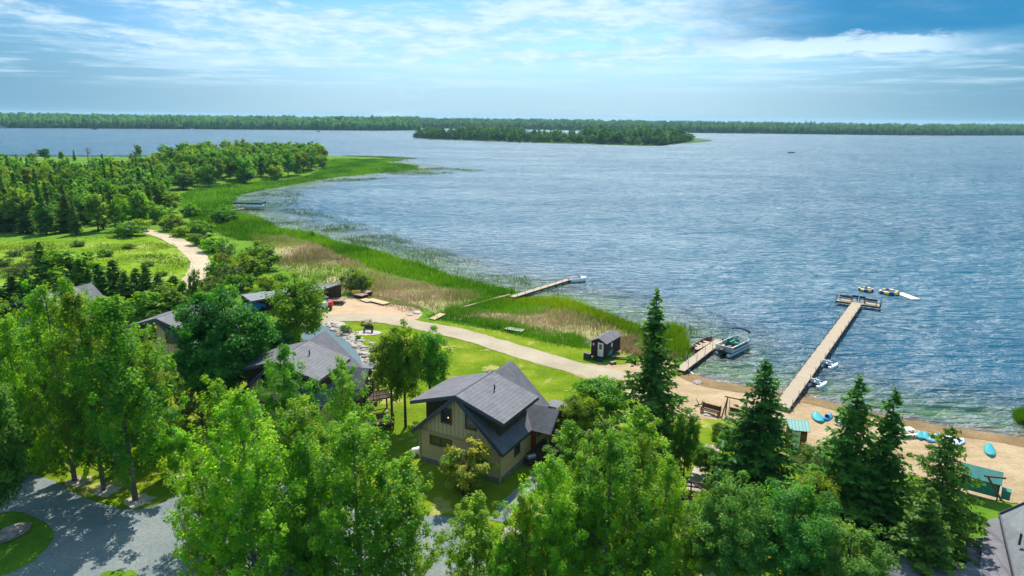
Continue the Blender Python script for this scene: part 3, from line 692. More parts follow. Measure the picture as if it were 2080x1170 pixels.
PROTO = {
    'pop': [poplar(1), poplar(2, r=3.2, nb=100), poplar(3, r=2.8, pointy=.85)],
    'popbig': [poplar(4, h=15, r=3.6, nb=150, per=52, lsz=.105, csz=.42), poplar(5, h=15, r=3.4, nb=150, per=52, lsz=.105, csz=.42, pointy=.8)],
    'popdark': [poplar(6, mat='ash', nb=100, th=3.0), poplar(7, mat='ash', r=3.1, nb=95, th=3.0)],
    'maple': [roundtree(8, nc=300, per=130, lsz=.125, csz=.75, lumps=11), roundtree(9, nc=280, per=130, lsz=.125, csz=.75, lumps=12)],
    'ash': [roundtree(10, h=10, r=2.6, th=2.4, nc=150, per=85, lsz=.11, mat='ash', lumps=9, csz=.6), roundtree(11, h=10, r=2.5, th=2.6, nc=150, per=85, lsz=.11, mat='ash', lumps=10, csz=.6)],
    'lime': [roundtree(12, h=8, r=3, th=1.0, nc=170, per=110, lsz=.11, mat='poplar', lumps=8, csz=.62), roundtree(13, h=8, r=3, th=1.2, nc=170, per=110, lsz=.11, mat='bush', lumps=8, csz=.62)],
    'silver': [roundtree(14, h=10, r=3.8, th=1.6, nc=300, per=110, mat='silver', lumps=13, csz=.55, lsz=.10)],
    'apple': [roundtree(15, h=5.5, r=2.6, th=1.0, nc=90, per=50, mat='greybush', lumps=9, csz=.5, lsz=.12, rough=.5)],
    'orange': [roundtree(16, h=5.5, r=2.4, th=.8, nc=110, per=60, mat='orange', lumps=10, csz=.42, lsz=.12, multi=3, rough=.35)],
    'spruce': [spruce(17, irregular=.5, gap=.2), spruce(18, h=14, r=3.3, nw=34, gap=.22), spruce(19, h=14, r=2.6, irregular=.55, gap=.25)],
    'pine': [spruce(20, h=12, r=4.0, nw=22, per=8, droop=.05, irregular=.4, pw=.55, gap=.2, mat='spruce')],
    # lighter ones for the middle distance
    'mconifer': [spruce(21, h=10, r=1.9, nw=24, per=4, lsz=.34, mat='conifer', dens=5, irregular=.35), spruce(22, h=10, r=2.3, nw=22, per=4, lsz=.36, mat='spruce', dens=5), spruce(23, h=10, r=1.3, nw=20, per=3, lsz=.30, mat='conifer', dens=4)],
    'mtree': [roundtree(24, h=10, r=3.1, nc=70, per=34, lsz=.32, mat='mixed', csz=.85), roundtree(25, h=10, r=3.6, nc=80, per=32, lsz=.32, mat='mixed', csz=.9, lumps=9), roundtree(26, h=10, r=2.6, nc=64, per=34, lsz=.30, mat='mixed', csz=.75, lumps=8)],
    'mbright': [roundtree(27, h=7, r=3.2, th=.6, nc=70, per=34, lsz=.28, mat='bush', csz=.75, lumps=9)],
    'mbush': [roundtree(28, h=3.2, r=2.6, th=.15, nc=60, per=34, lsz=.19, mat='bush', csz=.55, lumps=8), roundtree(29, h=3.4, r=2.3, th=.15, nc=60, per=34, lsz=.19, mat='mixed', csz=.55, lumps=9), roundtree(30, h=3.2, r=2.8, th=.1, nc=60, per=30, lsz=.18, mat='greybush', csz=.6, lumps=9, rough=.5)],
    'far': [roundtree(31, h=13, r=4.6, th=.4, nc=40, per=15, lsz=.85, mat='farleaf', csz=1.5, lumps=6), roundtree(32, h=13, r=4.0, th=.4, nc=40, per=15, lsz=.8, mat='farleaf', csz=1.4, lumps=8), spruce(33, h=13, r=2.6, nw=12, per=1, lsz=.8, mat='farleaf', dens=1.0)],
}
def plant_tree(kind, var, name, px, py, ytop, wpx, label, cat='tree', group=None, rz=None, h=None):
    tr, cr, h0, r0_ = PROTO[kind][var % len(PROTO[kind])]
    p = G(px, py); d = dep(p)
    H = h if h else top_z(p, ytop) - p[2]; w = wpx * d / FPX
    return place_tree(tr, cr, h0, r0_, name, p, H, w, label, cat, group, rz if rz is not None else (px * 1.7 + py) % 6.28)
def place_tree(tr, cr, h0, r0_, name, p, H, w, label, cat, group, rz, lean=(0, 0)):
    root = empty(name, p, rz, label, cat, group)
    root.scale = (w / (2 * r0_), w / (2 * r0_), H / h0)
    link('trunk', tr, root); link('crown', cr, root)
    return root
GR = 'tall poplars around the gravel yard'
FG = [  # kind, variant, object name, base x, base y, top y, crown width px, label
 ('popdark', 0, 'poplar', 275, 1016, 608, 165, 'dark green poplar whose thick trunk stands nearest the gravel yard edge on the left', GR),
 ('popdark', 1, 'poplar', 211, 995, 590, 135, 'poplar with a straight bare trunk between two others on the grass left of the yard', GR),
 ('pop', 0, 'poplar', 152, 976, 560, 135, 'poplar with the farthest-left visible trunk on the grass strip by the yard', GR),
 ('maple', 0, 'maple_tree', -10, 1085, 745, 190, 'dark blue-green tree cut by the left frame edge above the gravel', None),
 ('pop', 1, 'poplar', 62, 965, 640, 130, 'light green poplar standing behind the dark tree at the left frame edge', GR),
 ('pop', 2, 'poplar', 20, 935, 560, 130, 'tall poplar at the left frame edge level with the spruce tops', GR),
 ('pop', 1, 'poplar', 112, 905, 590, 105, 'poplar in front of the leftmost grey roof', GR),
 ('pop', 0, 'poplar', 180, 885, 548, 110, 'tall poplar rising just right of the leftmost grey roof', GR),
 ('pop', 0, 'poplar', 306, 850, 662, 125, 'poplar hiding the front wall of the shaded cabin', GR),
 ('popdark', 1, 'poplar', 228, 835, 640, 100, 'dark poplar left of the shaded ridged cabin roof', GR),
 ('pop', 2, 'poplar', 322, 925, 705, 105, 'bright poplar in front of the shaded cabin roof on the left', GR),
 ('lime', 0, 'small_tree', 357, 972, 868, 88, 'small young tree on a stone ring by the gravel yard', None),
 ('maple', 0, 'maple_tree', 458, 845, 590, 200, 'big round dark maple between the left cabins', None),
 ('maple', 1, 'maple_tree', 545, 800, 655, 120, 'rounded maple beside the pond and right of the big dark maple', None),
 ('ash', 0, 'ash_tree', 612, 770, 556, 125, 'loose open tree standing before the long carport roof', None),
 ('pop', 0, 'poplar', 592, 935, 690, 110, 'bright poplar in front of the middle cabin roof', GR),
 ('pop', 2, 'poplar', 706, 945, 728, 92, 'narrow bright poplar at the right corner of the middle cabin', GR),
 ('popbig', 0, 'poplar', 525, 1240, 795, 215, 'large bright poplar at the bottom left of the centre, over the gravel', GR),
 ('pop', 0, 'poplar', 436, 1215, 915, 120, 'poplar leaning out over the open gravel, left of the large bright ones', GR),
 ('popbig', 1, 'poplar', 735, 1225, 845, 215, 'large bright poplar in the bottom centre left of the tan cabin', GR),
 ('pop', 2, 'poplar', 830, 1190, 925, 120, 'poplar whose crown touches the gravel below the tan cabin', GR),
 ('pop', 1, 'poplar', 640, 1210, 880, 130, 'poplar filling the gap between the two large bright ones', GR),
 ('popbig', 1, 'poplar', 620, 1120, 815, 190, 'poplar wedged behind the two large bright poplars in the centre', GR),
 ('pop', 1, 'poplar', 468, 1080, 775, 140, 'light poplar below the small grey-leaved tree', GR),
 ('ash', 0, 'ash_tree', 797, 862, 664, 92, 'leftmost of the three slim ash trees beside the tan cabin', 'ash trees beside the tan cabin'),
 ('ash', 1, 'ash_tree', 824, 868, 655, 84, 'middle one of the three slim ash trees beside the tan cabin', 'ash trees beside the tan cabin'),
 ('ash', 0, 'ash_tree', 874, 850, 660, 88, 'rightmost of the three slim ash trees, touching the tan cabin roof', 'ash trees beside the tan cabin'),
 ('orange', 0, 'ornamental_tree', 948, 1006, 893, 128, 'small tree with orange-tinged leaves in front of the tan cabin wall', None),
 ('apple', 0, 'apple_tree', 412, 872, 778, 112, 'small grey-leaved tree by the dark cabin wall on the left', None),
 ('pop', 2, 'young_poplar', 965, 1225, 1010, 125, 'small bright poplar at the bottom below the tan cabin', GR),
 ('pop', 0, 'young_poplar', 1030, 1260, 1085, 90, 'lowest young poplar crown at the bottom centre', GR),
 ('lime', 0, 'small_tree', 1212, 895, 766, 140, 'round bright tree right of the tan cabin porch roof', None),
 ('lime', 0, 'small_tree', 1168, 925, 800, 95, 'yellowish tree touching the porch end of the tan cabin', None),
 ('pop', 2, 'poplar', 1152, 1040, 862, 105, 'bright poplar whose top stands just under the porch roof of the tan cabin', GR),
 ('pop', 1, 'poplar', 1215, 1070, 850, 140, 'poplar behind the big poplars right of the tan cabin', GR),
 ('pop', 2, 'poplar', 1290, 1050, 835, 140, 'poplar directly below the tallest spruce', GR),
 ('popbig', 0, 'poplar', 1112, 1240, 930, 160, 'bright poplar at the bottom right of the tan cabin', GR),
 ('popbig', 1, 'poplar', 1225, 1230, 872, 170, 'large poplar in the bottom centre right', GR),
 ('pop', 2, 'poplar', 1062, 1245, 1005, 95, 'small bright poplar beside the garden path at the bottom', GR),
 ('pop', 0, 'poplar', 1175, 1190, 905, 110, 'poplar tucked between the two large ones right of the tan cabin', GR),
 ('pop', 1, 'poplar', 1290, 1180, 880, 120, 'poplar between the large bottom poplar and the footbridge', GR),
 ('popbig', 0, 'poplar', 1338, 1215, 930, 125, 'poplar beside the wooden footbridge rails', GR),
 ('ash', 1, 'ash_tree', 1386, 995, 830, 62, 'slim tree between the tallest spruce and the beach swing', None),
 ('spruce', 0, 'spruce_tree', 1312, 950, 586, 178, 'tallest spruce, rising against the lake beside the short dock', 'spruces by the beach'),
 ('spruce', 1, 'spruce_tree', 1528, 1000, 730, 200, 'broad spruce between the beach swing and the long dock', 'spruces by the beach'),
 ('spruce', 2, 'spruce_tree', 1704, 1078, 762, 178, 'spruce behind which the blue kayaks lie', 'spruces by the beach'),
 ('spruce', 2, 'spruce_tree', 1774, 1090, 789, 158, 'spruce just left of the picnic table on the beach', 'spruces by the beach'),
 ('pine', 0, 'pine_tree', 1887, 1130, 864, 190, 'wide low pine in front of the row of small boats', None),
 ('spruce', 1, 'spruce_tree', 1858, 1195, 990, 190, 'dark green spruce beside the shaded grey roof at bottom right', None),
 ('silver', 0, 'broadleaf_tree', 1475, 1220, 968, 190, 'pale green tree at the bottom right of the footbridge', None),
 ('silver', 0, 'broadleaf_tree', 1590, 1230, 975, 190, 'pale green tree below the broad spruce', None),
 ('silver', 0, 'broadleaf_tree', 1705, 1260, 1065, 180, 'lowest pale green tree at the bottom right', None),
 ('lime', 1, 'broadleaf_tree', 1640, 1115, 965, 110, 'yellow-green tree behind the pale trees and below the red beach shed', None),
 ('lime', 0, 'small_tree', 1446, 1110, 1000, 115, 'bright small tree right of the mulch footpath', None),
 ('pop', 1, 'poplar', 1398, 1200, 1040, 95, 'lowest slim poplar standing on the footpath edge at the bottom', GR),
 ('lime', 1, 'small_tree', 1432, 968, 905, 60, 'little bright tree beside the footpath above the footbridge', None),
 ('lime', 1, 'small_tree', 1468, 925, 860, 62, 'little tree on the grass below the beach swing', None),
 ('apple', 0, 'small_tree', 1650, 985, 905, 85, 'loose small tree below the red beach shed', None),
]
for k, v, nm, bx, by, ty, w, lab, gr in FG:
    plant_tree(k, v, nm, bx, by, ty, w, lab, 'tree', gr)
# conifer row before the meadow
ROW = [(35, 632, 560, 70), (65, 640, 545, 55), (98, 622, 492, 62), (152, 625, 505, 85), (190, 630, 545, 55), (212, 640, 535, 52), (240, 628, 528, 70), (262, 640, 552, 50), (285, 632, 545, 50), (305, 636, 540, 55), (330, 640, 555, 60), (8, 640, 585, 60), (130, 650, 560, 60), (360, 640, 560, 70)]
for i, (x, yb, yt, w) in enumerate(ROW):
    w *= 1.35
    if x == 152: plant_tree('mtree', 2, 'broadleaf_tree', x, yb, yt, w, 'dark leafy tree in the conifer row before the wild meadow')
    elif x == 98: plant_tree('mconifer', 1, 'spruce_tree', x, yb, yt, w, 'tallest spruce of the row in front of the wild meadow on the left')
    else: plant_tree('mconifer', i % 3, 'conifer_tree', x, yb, yt, w, 'conifer number %s from the left in the row before the meadow' % ('one two three four five six seven eight nine ten eleven twelve thirteen fourteen'.split()[sorted(q[0] for q in ROW).index(x)]), 'tree', 'conifers in a row before the wild meadow')
plant_tree('mtree', 0, 'broadleaf_tree', 372, 655, 565, 70, 'blue-green tree beside the bend of the curved road')
plant_tree('mtree', 2, 'broadleaf_tree', 402, 662, 545, 26, 'thin upright tree in front of the curved road')
plant_tree('mtree', 1, 'broadleaf_tree', 350, 672, 575, 90, 'broad tree left of the big dark maple')
plant_tree('mtree', 1, 'broadleaf_tree', 300, 690, 590, 90, 'dark tree above the shaded cabin roof')
plant_tree('mtree', 2, 'broadleaf_tree', 230, 700, 600, 90, 'tree between the two left grey roofs')
plant_tree('mtree', 0, 'broadleaf_tree', 420, 690, 590, 70, 'tree at the left shoulder of the big maple')
# bushes (each one listed)
BUSH = [(340, 432, 388, 62, 0, 'mbright'), (372, 385, 352, 60, 1, 'mtree'), (322, 452, 415, 60, 0, 'mbush'), (350, 468, 432, 55, 1, 'mbush'), (295, 440, 405, 50, 0, 'mbush'), (262, 480, 448, 70, 1, 'mbush'), (280, 470, 445, 50, 0, 'mbush'),
        (457, 452, 422, 62, 1, 'mbush'), (412, 478, 450, 55, 1, 'mbush'), (372, 480, 458, 45, 0, 'mbush'), (402, 498, 474, 40, 0, 'mbush'), (432, 512, 482, 60, 0, 'mbush'), (462, 525, 492, 45, 2, 'mbush'), (530, 548, 490, 90, 1, 'mbush'), (512, 568, 520, 60, 0, 'mbright'),
        (470, 575, 535, 62, 2, 'mbush'), (490, 590, 552, 60, 1, 'mbush'), (455, 545, 512, 40, 0, 'mbush'), (440, 565, 530, 45, 1, 'mbush'), (545, 592, 560, 50, 0, 'mbush'), (570, 580, 555, 40, 0, 'mbush'), (430, 600, 560, 60, 2, 'mbush'), (460, 612, 575, 60, 1, 'mbush'),
        (720, 596, 552, 60, 2, 'mbush'), (742, 592, 558, 42, 0, 'mbush'), (400, 470, 446, 40, 0, 'mbush'), (385, 440, 410, 40, 1, 'mbush'), (630, 482, 468, 26, 0, 'mbush'), (66, 322, 310, 20, 1, 'mbush')]
side_of = ['beside the curved road', 'between the road and the reed bed', 'at the foot of the left woods', 'behind the carport roof']
for i, (x, yb, yt, w, v, k) in enumerate(BUSH):
    where = 'at the foot of the left woods' if x < 380 else 'between the curved road and the reeds' if yb < 500 else 'behind the end of the carport roof' if x > 700 else 'on the slope behind the long carport roof'
    look = {'mbright': 'bright yellow-green tall bush', 'mtree': 'leafy small tree'}.get(k) or ['yellow-green round bush', 'dark green round bush', 'grey-green sparse bush'][v % 3]
    plant_tree(k, v, 'small_tree' if k == 'mtree' else 'bush', x, yb, yt, w, look + ' ' + where, 'bush' if k != 'mtree' else 'tree', 'bushes beside the curved road and marsh')
# woods in the middle distance: individual trees scattered over real ground
def scatter(poly_px, n, mind, seed, ground=True):
    P = np.array([G(x, y)[:2] if ground else onz(x, y)[:2] for x, y in poly_px]); rg = np.random.default_rng(seed); out = []
    lo, hi = P.min(0), P.max(0); tries = 0
    while len(out) < n and tries < 40:
        tries += 1
        Q = rg.uniform(lo, hi, (400, 2)); Q = Q[inpoly(P, Q[:, 0], Q[:, 1])]
        for q in Q:
            if len(out) >= n: break
            if all((q[0] - o[0]) ** 2 + (q[1] - o[1]) ** 2 > mind * mind for o in out): out.append(q)
    return np.array(out)
def woods(poly, n, mind, seed, hlo, hhi, kinds, nm, labs, group, ground=True, asp=(.5, .75), z0=None, where=None):
    rg = np.random.default_rng(seed + 1)
    for q in scatter(poly, n, mind, seed, ground):
        k, v = kinds[rg.integers(0, len(kinds))]; tr, cr, h0, r0_ = PROTO[k][v]
        z = float(hgt(np.array([q[0]]), np.array([q[1]]))[0]) if z0 is None else z0
        H = rg.uniform(hlo, hhi); con = 'conifer' in k or (k == 'far' and v == 2)
        w = H * (rg.uniform(.32, .46) if con else rg.uniform(*asp))
        lb = labs[1] if con else labs[0]
        if where:
            qx, qy = proj((q[0], q[1], z)); lb += ', ' + where(qx, qy)
        if k == 'far':
            o = link(nm[1] if con else nm[0], FARM[v]); o.location = (q[0], q[1], z); o.rotation_euler = (0, 0, rg.uniform(0, 6.28)); o.scale = (w / 2 / r0_, w / 2 / r0_, H / h0); tag(o, lb, 'tree', group)
        else:
            place_tree(tr, cr, h0, r0_, nm[1] if con else nm[0], (q[0], q[1], z), H, w, lb, 'tree', group, rg.uniform(0, 6.28))
def joined(a, b, name):
    me = bpy.data.meshes.new(name); V, F, mi, tone = [], [], [], []
    for j, m_ in enumerate((a, b)):
        co = np.zeros(len(m_.vertices) * 3, np.float32); m_.vertices.foreach_get('co', co); off = len(V); V += [tuple(c) for c in co.reshape(-1, 3)]
        for p in m_.polygons: F.append(tuple(v + off for v in p.vertices)); mi.append(j)
        if 'tone' in m_.attributes:
            tt = np.zeros(len(m_.polygons), np.float32); m_.attributes['tone'].data.foreach_get('value', tt); tone += list(tt)
        else: tone += [0.0] * len(m_.polygons)
    me.from_pydata(V, [], F); me.materials.append(a.materials[0]); me.materials.append(b.materials[0])
    me.polygons.foreach_set('material_index', mi); fattr(me, 'tone', tone); me.update(); return me
FARM = [joined(p[0], p[1], 'far_tree') for p in PROTO['far']]
# dark mixed woods on the left
woods([(-60, 455), (-60, 360), (20, 358), (120, 372), (220, 372), (300, 380), (340, 395), (345, 430), (300, 458), (265, 470), (150, 478), (0, 478)], 235, 3.2, 3, 8, 12.5,
      [('mconifer', 0), ('mconifer', 2), ('mtree', 0), ('mtree', 2), ('mtree', 1), ('mbright', 0), ('mconifer', 2), ('mtree', 0)], ('broadleaf_tree', 'conifer_tree'),
      ('broadleaf tree of the dark left woods', 'dark conifer of the left woods'), 'trees of the mixed woods on the left', where=lambda x, y: ('by the left edge' if x < 90 else 'middle stretch' if x < 220 else 'near the curved road') + (', front row' if y > 455 else ', middle rows' if y > 410 else ', back rows'))
for x, yb, yt, w in ((222, 430, 312, 22), (238, 432, 330, 26), (10, 440, 345, 50), (40, 440, 350, 44), (-10, 470, 400, 60), (20, 470, 405, 50), (55, 474, 410, 50), (95, 476, 400, 44), (140, 470, 395, 50)):
    plant_tree('mconifer', 2 if w < 30 else 0, 'conifer_tree', x, yb, yt, w, 'tall pointed conifer standing above the left woods against the field' if w < 30 else 'tall dark conifer on the near edge of the left woods, ' + ('at the frame edge' if x < 30 else 'second group' if x < 60 else 'right group'), 'tree', 'tall conifers of the left woods')
woods([(220, 378), (300, 348), (335, 340), (370, 350), (420, 365), (400, 380), (350, 388), (300, 392)], 60, 4.6, 15, 7, 10, [('mtree', 0), ('mtree', 1), ('mtree', 2), ('mbright', 0)], ('broadleaf_tree', 'conifer_tree'),
      ('grey-green tree between left woods and point grove', 'conifer between the left woods and the point grove'), 'trees between the woods and the point', where=lambda x, y: ('toward the pale field' if x < 300 else 'toward the reeds') + (', farther row' if y < 365 else ', nearer row'))
# grove on the point
woods([(330, 345), (370, 333), (460, 325), (560, 322), (630, 323), (655, 332), (650, 342), (600, 358), (520, 368), (460, 378), (400, 372), (350, 362)], 130, 5.2, 23, 10, 14.5,
      [('mtree', 0), ('mtree', 1), ('mtree', 2), ('mtree', 1), ('mbright', 0)], ('broadleaf_tree', 'conifer_tree'), ('broadleaf tree of the dense point grove', 'conifer in the grove on the point'), 'trees of the grove on the grassy point', asp=(.6, .85), where=lambda x, y: ('left part' if x < 430 else 'middle part' if x < 540 else 'right tip') + (', near edge' if y > 358 else ', inside the grove' if y > 338 else ', lake edge'))
for x, yb, yt, w, lb in ((425, 378, 335, 42, 'bright rounded tree at the near left edge of the point grove'), (500, 372, 338, 44, 'bright tree in the middle of the near edge of the point grove'), (560, 366, 335, 36, 'yellow-green tree at the near right edge of the point grove'), (655, 342, 314, 26, 'last low tree at the right tip of the point grove')):
    plant_tree('mbright', 0, 'broadleaf_tree', x, yb, yt, w, lb)
for k, x, yb, yt, w, lb in (('mtree', 92, 328, 301, 26, 'lone leafy tree standing in the field by the lake at far left'), ('mtree', 127, 330, 307, 14, 'small round tree just right of the lone tree in the far field'), ('mconifer', 152, 327, 304, 10, 'slim upright tree in the far field left of the bare dead tree'), ('mtree', 284, 326, 293, 16, 'narrow tree by the lake right of the bare dead tree'), ('mbush', 272, 327, 310, 22, 'low dark bush beside the narrow lakeside tree')):
    plant_tree(k, 2, 'lone_tree' if k != 'mbush' else 'bush', x, yb, yt, w, lb)
for x, y, w in ((60, 345, 30), (95, 345, 24), (150, 340, 18), (240, 345, 26), (255, 338, 24), (205, 352, 22), (185, 340, 14)):
    plant_tree('mbush', 1, 'bush', x, y, y - 10, w, 'low bush dotted over the far field by the lake', 'bush', 'bushes dotted over the far field')
# the bare dead tree
p = G(180, 330); H = top_z(p, 295) - p[2]; rg = np.random.default_rng(5)
segs = [([(0, 0, 0), (0, 0, H * .55), (.4, 0, H)], [.35, .25, .08])]
for i in range(16):
    z0 = H * rg.uniform(.3, .85); a = rg.uniform(0, 6.28); L = rg.uniform(2, 4.2) * (1.1 - z0 / H * .5); segs.append(([(0, 0, z0), (math.cos(a) * L * .6, math.sin(a) * L * .6, z0 + L * .35), (math.cos(a) * L, math.sin(a) * L, z0 + L * .9)], [.16, .12, .06]))
o = link('dead_tree', limbs_mesh('dead_tree', segs, M['deadwood'], 5)); o.location = p; tag(o, 'bare dead tree with grey branches in the field by the lake', 'tree')
for i, (x, y, s_) in enumerate(((10, 540, 26), (32, 520, 22), (48, 548, 26), (70, 530, 24), (92, 545, 20), (30, 560, 30), (110, 515, 18), (60, 508, 16), (160, 500, 20), (215, 520, 24), (262, 505, 18), (300, 540, 18), (330, 560, 16), (240, 560, 22))):
    plant_tree('mbush', 2 if x < 130 else 1, 'bush', x, y, y - s_ * .6, s_ * 1.6, 'pale silvery bush among those on the left of the wild meadow' if x < 130 else 'low green bush dotted in the open part of the wild meadow', 'bush', 'bushes dotted in the wild meadow')
# island
rgi = np.random.default_rng(8); ISF = [(846, 280.6), (900, 283.2), (1000, 286.4), (1100, 289.6), (1200, 291.8), (1290, 294.8), (1335, 295.8), (1375, 291.0), (1404, 287)]
Pf = np.array([onz(x, y)[:2] for x, y in ISF]); Lf = np.r_[0, np.cumsum(np.linalg.norm(np.diff(Pf, axis=0), axis=1))]
for s_ in np.arange(1, Lf[-1], 6.2):
    q = (np.interp(s_, Lf, Pf[:, 0]) + rgi.normal(0, 1), np.interp(s_, Lf, Pf[:, 1]) + rgi.uniform(0, 6)); v = int(rgi.integers(0, 2)); H = rgi.uniform(8, 13)
    o = link('island_tree', FARM[v]); o.location = (q[0], q[1], -.6); o.rotation_euler = (0, 0, s_); o.scale = (H * .5 / PROTO['far'][v][3],) * 2 + (H / 13,); x_ = proj((q[0], q[1], 0))[0]
    tag(o, 'tree of the front row along the island shore, ' + ('left third' if x_ < 1030 else 'middle third' if x_ < 1210 else 'right third'), 'tree', 'front row trees of the island')
woods([(844, 279), (870, 272), (960, 269), (1060, 270), (1060, 281), (1060, 289.3), (1000, 287.2), (900, 284.0), (848, 282.3), (844, 281)], 90, 7.5, 31, 11, 17, [('far', 0), ('far', 1), ('far', 0)], ('island_tree', 'island_conifer'), ('broadleaf tree of the wooded island, left half', 'conifer on the left half of the wooded island'), 'trees on the left half of the island', False, (.8, 1.1), .35)
woods([(1040, 273), (1180, 277), (1180, 292.5), (1100, 290.8), (1040, 289)], 75, 6.0, 33, 9, 14, [('far', 0), ('far', 2), ('far', 2)], ('island_tree', 'island_conifer'), ('broadleaf tree in the lower middle of the wooded island', 'pointed conifer in the lower middle of the island'), 'trees in the middle of the island', False, (.8, 1.0), .35)
woods([(1180, 272), (1290, 273), (1385, 278.5), (1398, 286.5), (1365, 293), (1330, 296.6), (1290, 296), (1180, 292.5)], 90, 7.5, 35, 13, 18, [('far', 0), ('far', 1), ('far', 1)], ('island_tree', 'island_conifer'), ('broadleaf tree on the right half of the wooded island', 'conifer on the right half of the island'), 'trees on the right half of the island', False, (.75, 1.05), .35)
# ---------------------------------------------------------------- reeds and grasses (uncountable)
def blades(name, W2, n, h, w, mat, seed, per=6, lean=.25, spread=.55, mask=None, zmin=None, patch=None, tone=(0, 1)):
    rg = np.random.default_rng(seed); W2 = np.array(W2); lo, hi = W2.min(0), W2.max(0)
    Q = rg.uniform(lo, hi, (int(n * 3.5), 2)); Q = Q[inpoly(W2, Q[:, 0], Q[:, 1])]
    if patch:
        s_, th_ = patch; v = np.sin(Q[:, 0] / s_ + 2 * np.sin(Q[:, 1] / s_ / 1.7)) + np.sin(Q[:, 1] / s_ * 1.3 + 1.5 * np.sin(Q[:, 0] / s_ / 2.1)) + rg.normal(0, .6, len(Q))
        Q = Q[v > th_]
    Q = Q[:n]; N = len(Q)
    z = hgt(Q[:, 0], Q[:, 1])
    if zmin is not None: z = np.maximum(z, zmin)
    d = np.hypot(Q[:, 0], Q[:, 1]); k = np.repeat(np.arange(N), per); m = len(k)
    hh = h[0] + (h[1] - h[0]) * rg.uniform(0, 1, N); hh *= .64 + .35 * np.sin(Q[:, 0] / 3.1 + 1.7 * np.sin(Q[:, 1] / 4.3)) * np.sin(Q[:, 1] / 2.7 + Q[:, 0] / 9); hh = hh[k] * rg.uniform(.7, 1.15, m); ww = (w * np.clip(d / 110, .7, 2.4))[k] * rg.uniform(.6, 1.3, m)
    bx = Q[k, 0] + rg.normal(0, spread, m); by = Q[k, 1] + rg.normal(0, spread, m); a = rg.uniform(0, math.pi, m)
    lx, ly = rg.normal(0, lean, m) * hh, rg.normal(0, lean, m) * hh; bz = z[k] - .03
    V = np.stack([np.column_stack([bx - np.cos(a) * ww / 2, by - np.sin(a) * ww / 2, bz]), np.column_stack([bx + np.cos(a) * ww / 2, by + np.sin(a) * ww / 2, bz]), np.column_stack([bx + lx, by + ly, bz + hh])], 1).reshape(-1, 3)
    me = mesh_from(name, V, np.arange(m * 3).reshape(m, 3), mat)
    tt = np.clip(.5 + .35 * np.sin(Q[:, 0] / 5 + np.sin(Q[:, 1] / 7)) + rg.normal(0, .2, N), 0, 1)[k]; fattr(me, 'tone', tone[0] + (tone[1] - tone[0]) * np.clip(tt + rg.normal(0, .15, m), 0, 1))
    return tag(link(name, me), kind='stuff')
def W(poly, it=1): return np.array(chaikin([G(x, y)[:2] for x, y in poly], it))
blades('green_reeds', W([(370, 425), (360, 395), (420, 378), (500, 372), (600, 364), (655, 348), (668, 322), (760, 324), (830, 324), (856, 338), (845, 345), (700, 360), (640, 368), (560, 382), (500, 392), (476, 410), (480, 430), (470, 460)]), 9000, (.9, 1.7), .12, M['reed'], 41, 4)
blades('shore_reeds', W([(440, 430), (478, 432), (510, 442), (545, 452), (572, 470), (612, 475), (650, 479), (690, 497), (745, 505), (800, 524), (850, 538), (895, 553), (928, 570), (990, 581), (1040, 590), (1050, 597), (1035, 603), (985, 608), (965, 592), (900, 585), (830, 565), (760, 548), (700, 519), (640, 494), (560, 477), (500, 470), (450, 452)]), 11000, (1.2, 2.1), .12, M['reed'], 42, 5)
blades('bay_reeds', W([(985, 616), (1060, 610), (1100, 612), (1160, 622), (1230, 644), (1290, 661), (1345, 682), (1388, 700), (1392, 722), (1375, 735), (1335, 705), (1310, 690), (1250, 662), (1190, 645), (1130, 628), (1050, 618)]), 6000, (1.3, 2.2), .11, M['reed'], 43, 6)
blades('clump_reeds', W([(1335, 668), (1365, 672), (1392, 692), (1396, 712), (1380, 728), (1350, 712), (1335, 690)]), 1500, (1.8, 2.8), .11, M['reed'], 53, 6, spread=.25)
dryW = W(DRY)
blades('dry_reeds', dryW, 13000, (.8, 1.5), .11, M['dryreed'], 44, 5, patch=(7.0, -.2))
blades('green_marsh_grass', dryW, 11000, (.7, 1.4), .11, M['reed'], 45, 5, patch=(11.0, .15), tone=(.2, 1))
blades('marsh_edge_reeds', W([(870, 640), (960, 645), (1060, 668), (1130, 672), (1190, 690), (1200, 708), (1150, 703), (1090, 690), (1040, 676), (960, 660), (880, 648)]), 1500, (.9, 1.5), .11, M['reed'], 46, 5, tone=(0, .6))
blades('near_bay_reeds', W([(1310, 690), (1350, 680), (1380, 735), (1335, 725), (1290, 722), (1250, 705), (1260, 690)]), 2200, (.8, 1.6), .12, M['dryreed'], 54, 5, tone=(0, .8))
blades('meadow_grass', W([(-60, 500), (0, 492), (120, 490), (280, 476), (330, 490), (370, 514), (380, 540), (370, 575), (330, 600), (200, 605), (0, 605)]), 5200, (.2, .6), .13, M['meadow'], 47, 4, spread=.8, patch=(4.5, .3))
blades('verge_grass', W([(310, 470), (345, 473), (420, 487), (470, 522), (530, 562), (560, 590), (480, 600), (425, 580), (432, 540), (425, 515), (395, 493), (345, 478)]), 3500, (.4, 1.0), .12, M['meadow'], 48, 5, spread=.5)
blades('inner_marsh_reeds', W([(885, 642), (960, 616), (985, 606), (1060, 612), (1135, 628), (1070, 642), (1000, 634), (930, 642)]), 2600, (.8, 1.5), .11, M['reed'], 71, 5, tone=(0, .8))
blades('tall_grass', W([(380, 425), (440, 432), (475, 462), (545, 472), (560, 482), (500, 492), (450, 478), (410, 460), (385, 445)]), 3000, (.6, 1.2), .12, M['reed'], 72, 5, tone=(.1, .9))
blades('dirt_yard_weeds', W([(700, 600), (745, 596), (800, 612), (855, 622), (865, 640), (835, 638), (780, 622), (720, 612)]), 350, (.3, .7), .1, M['dryreed'], 49, 6)
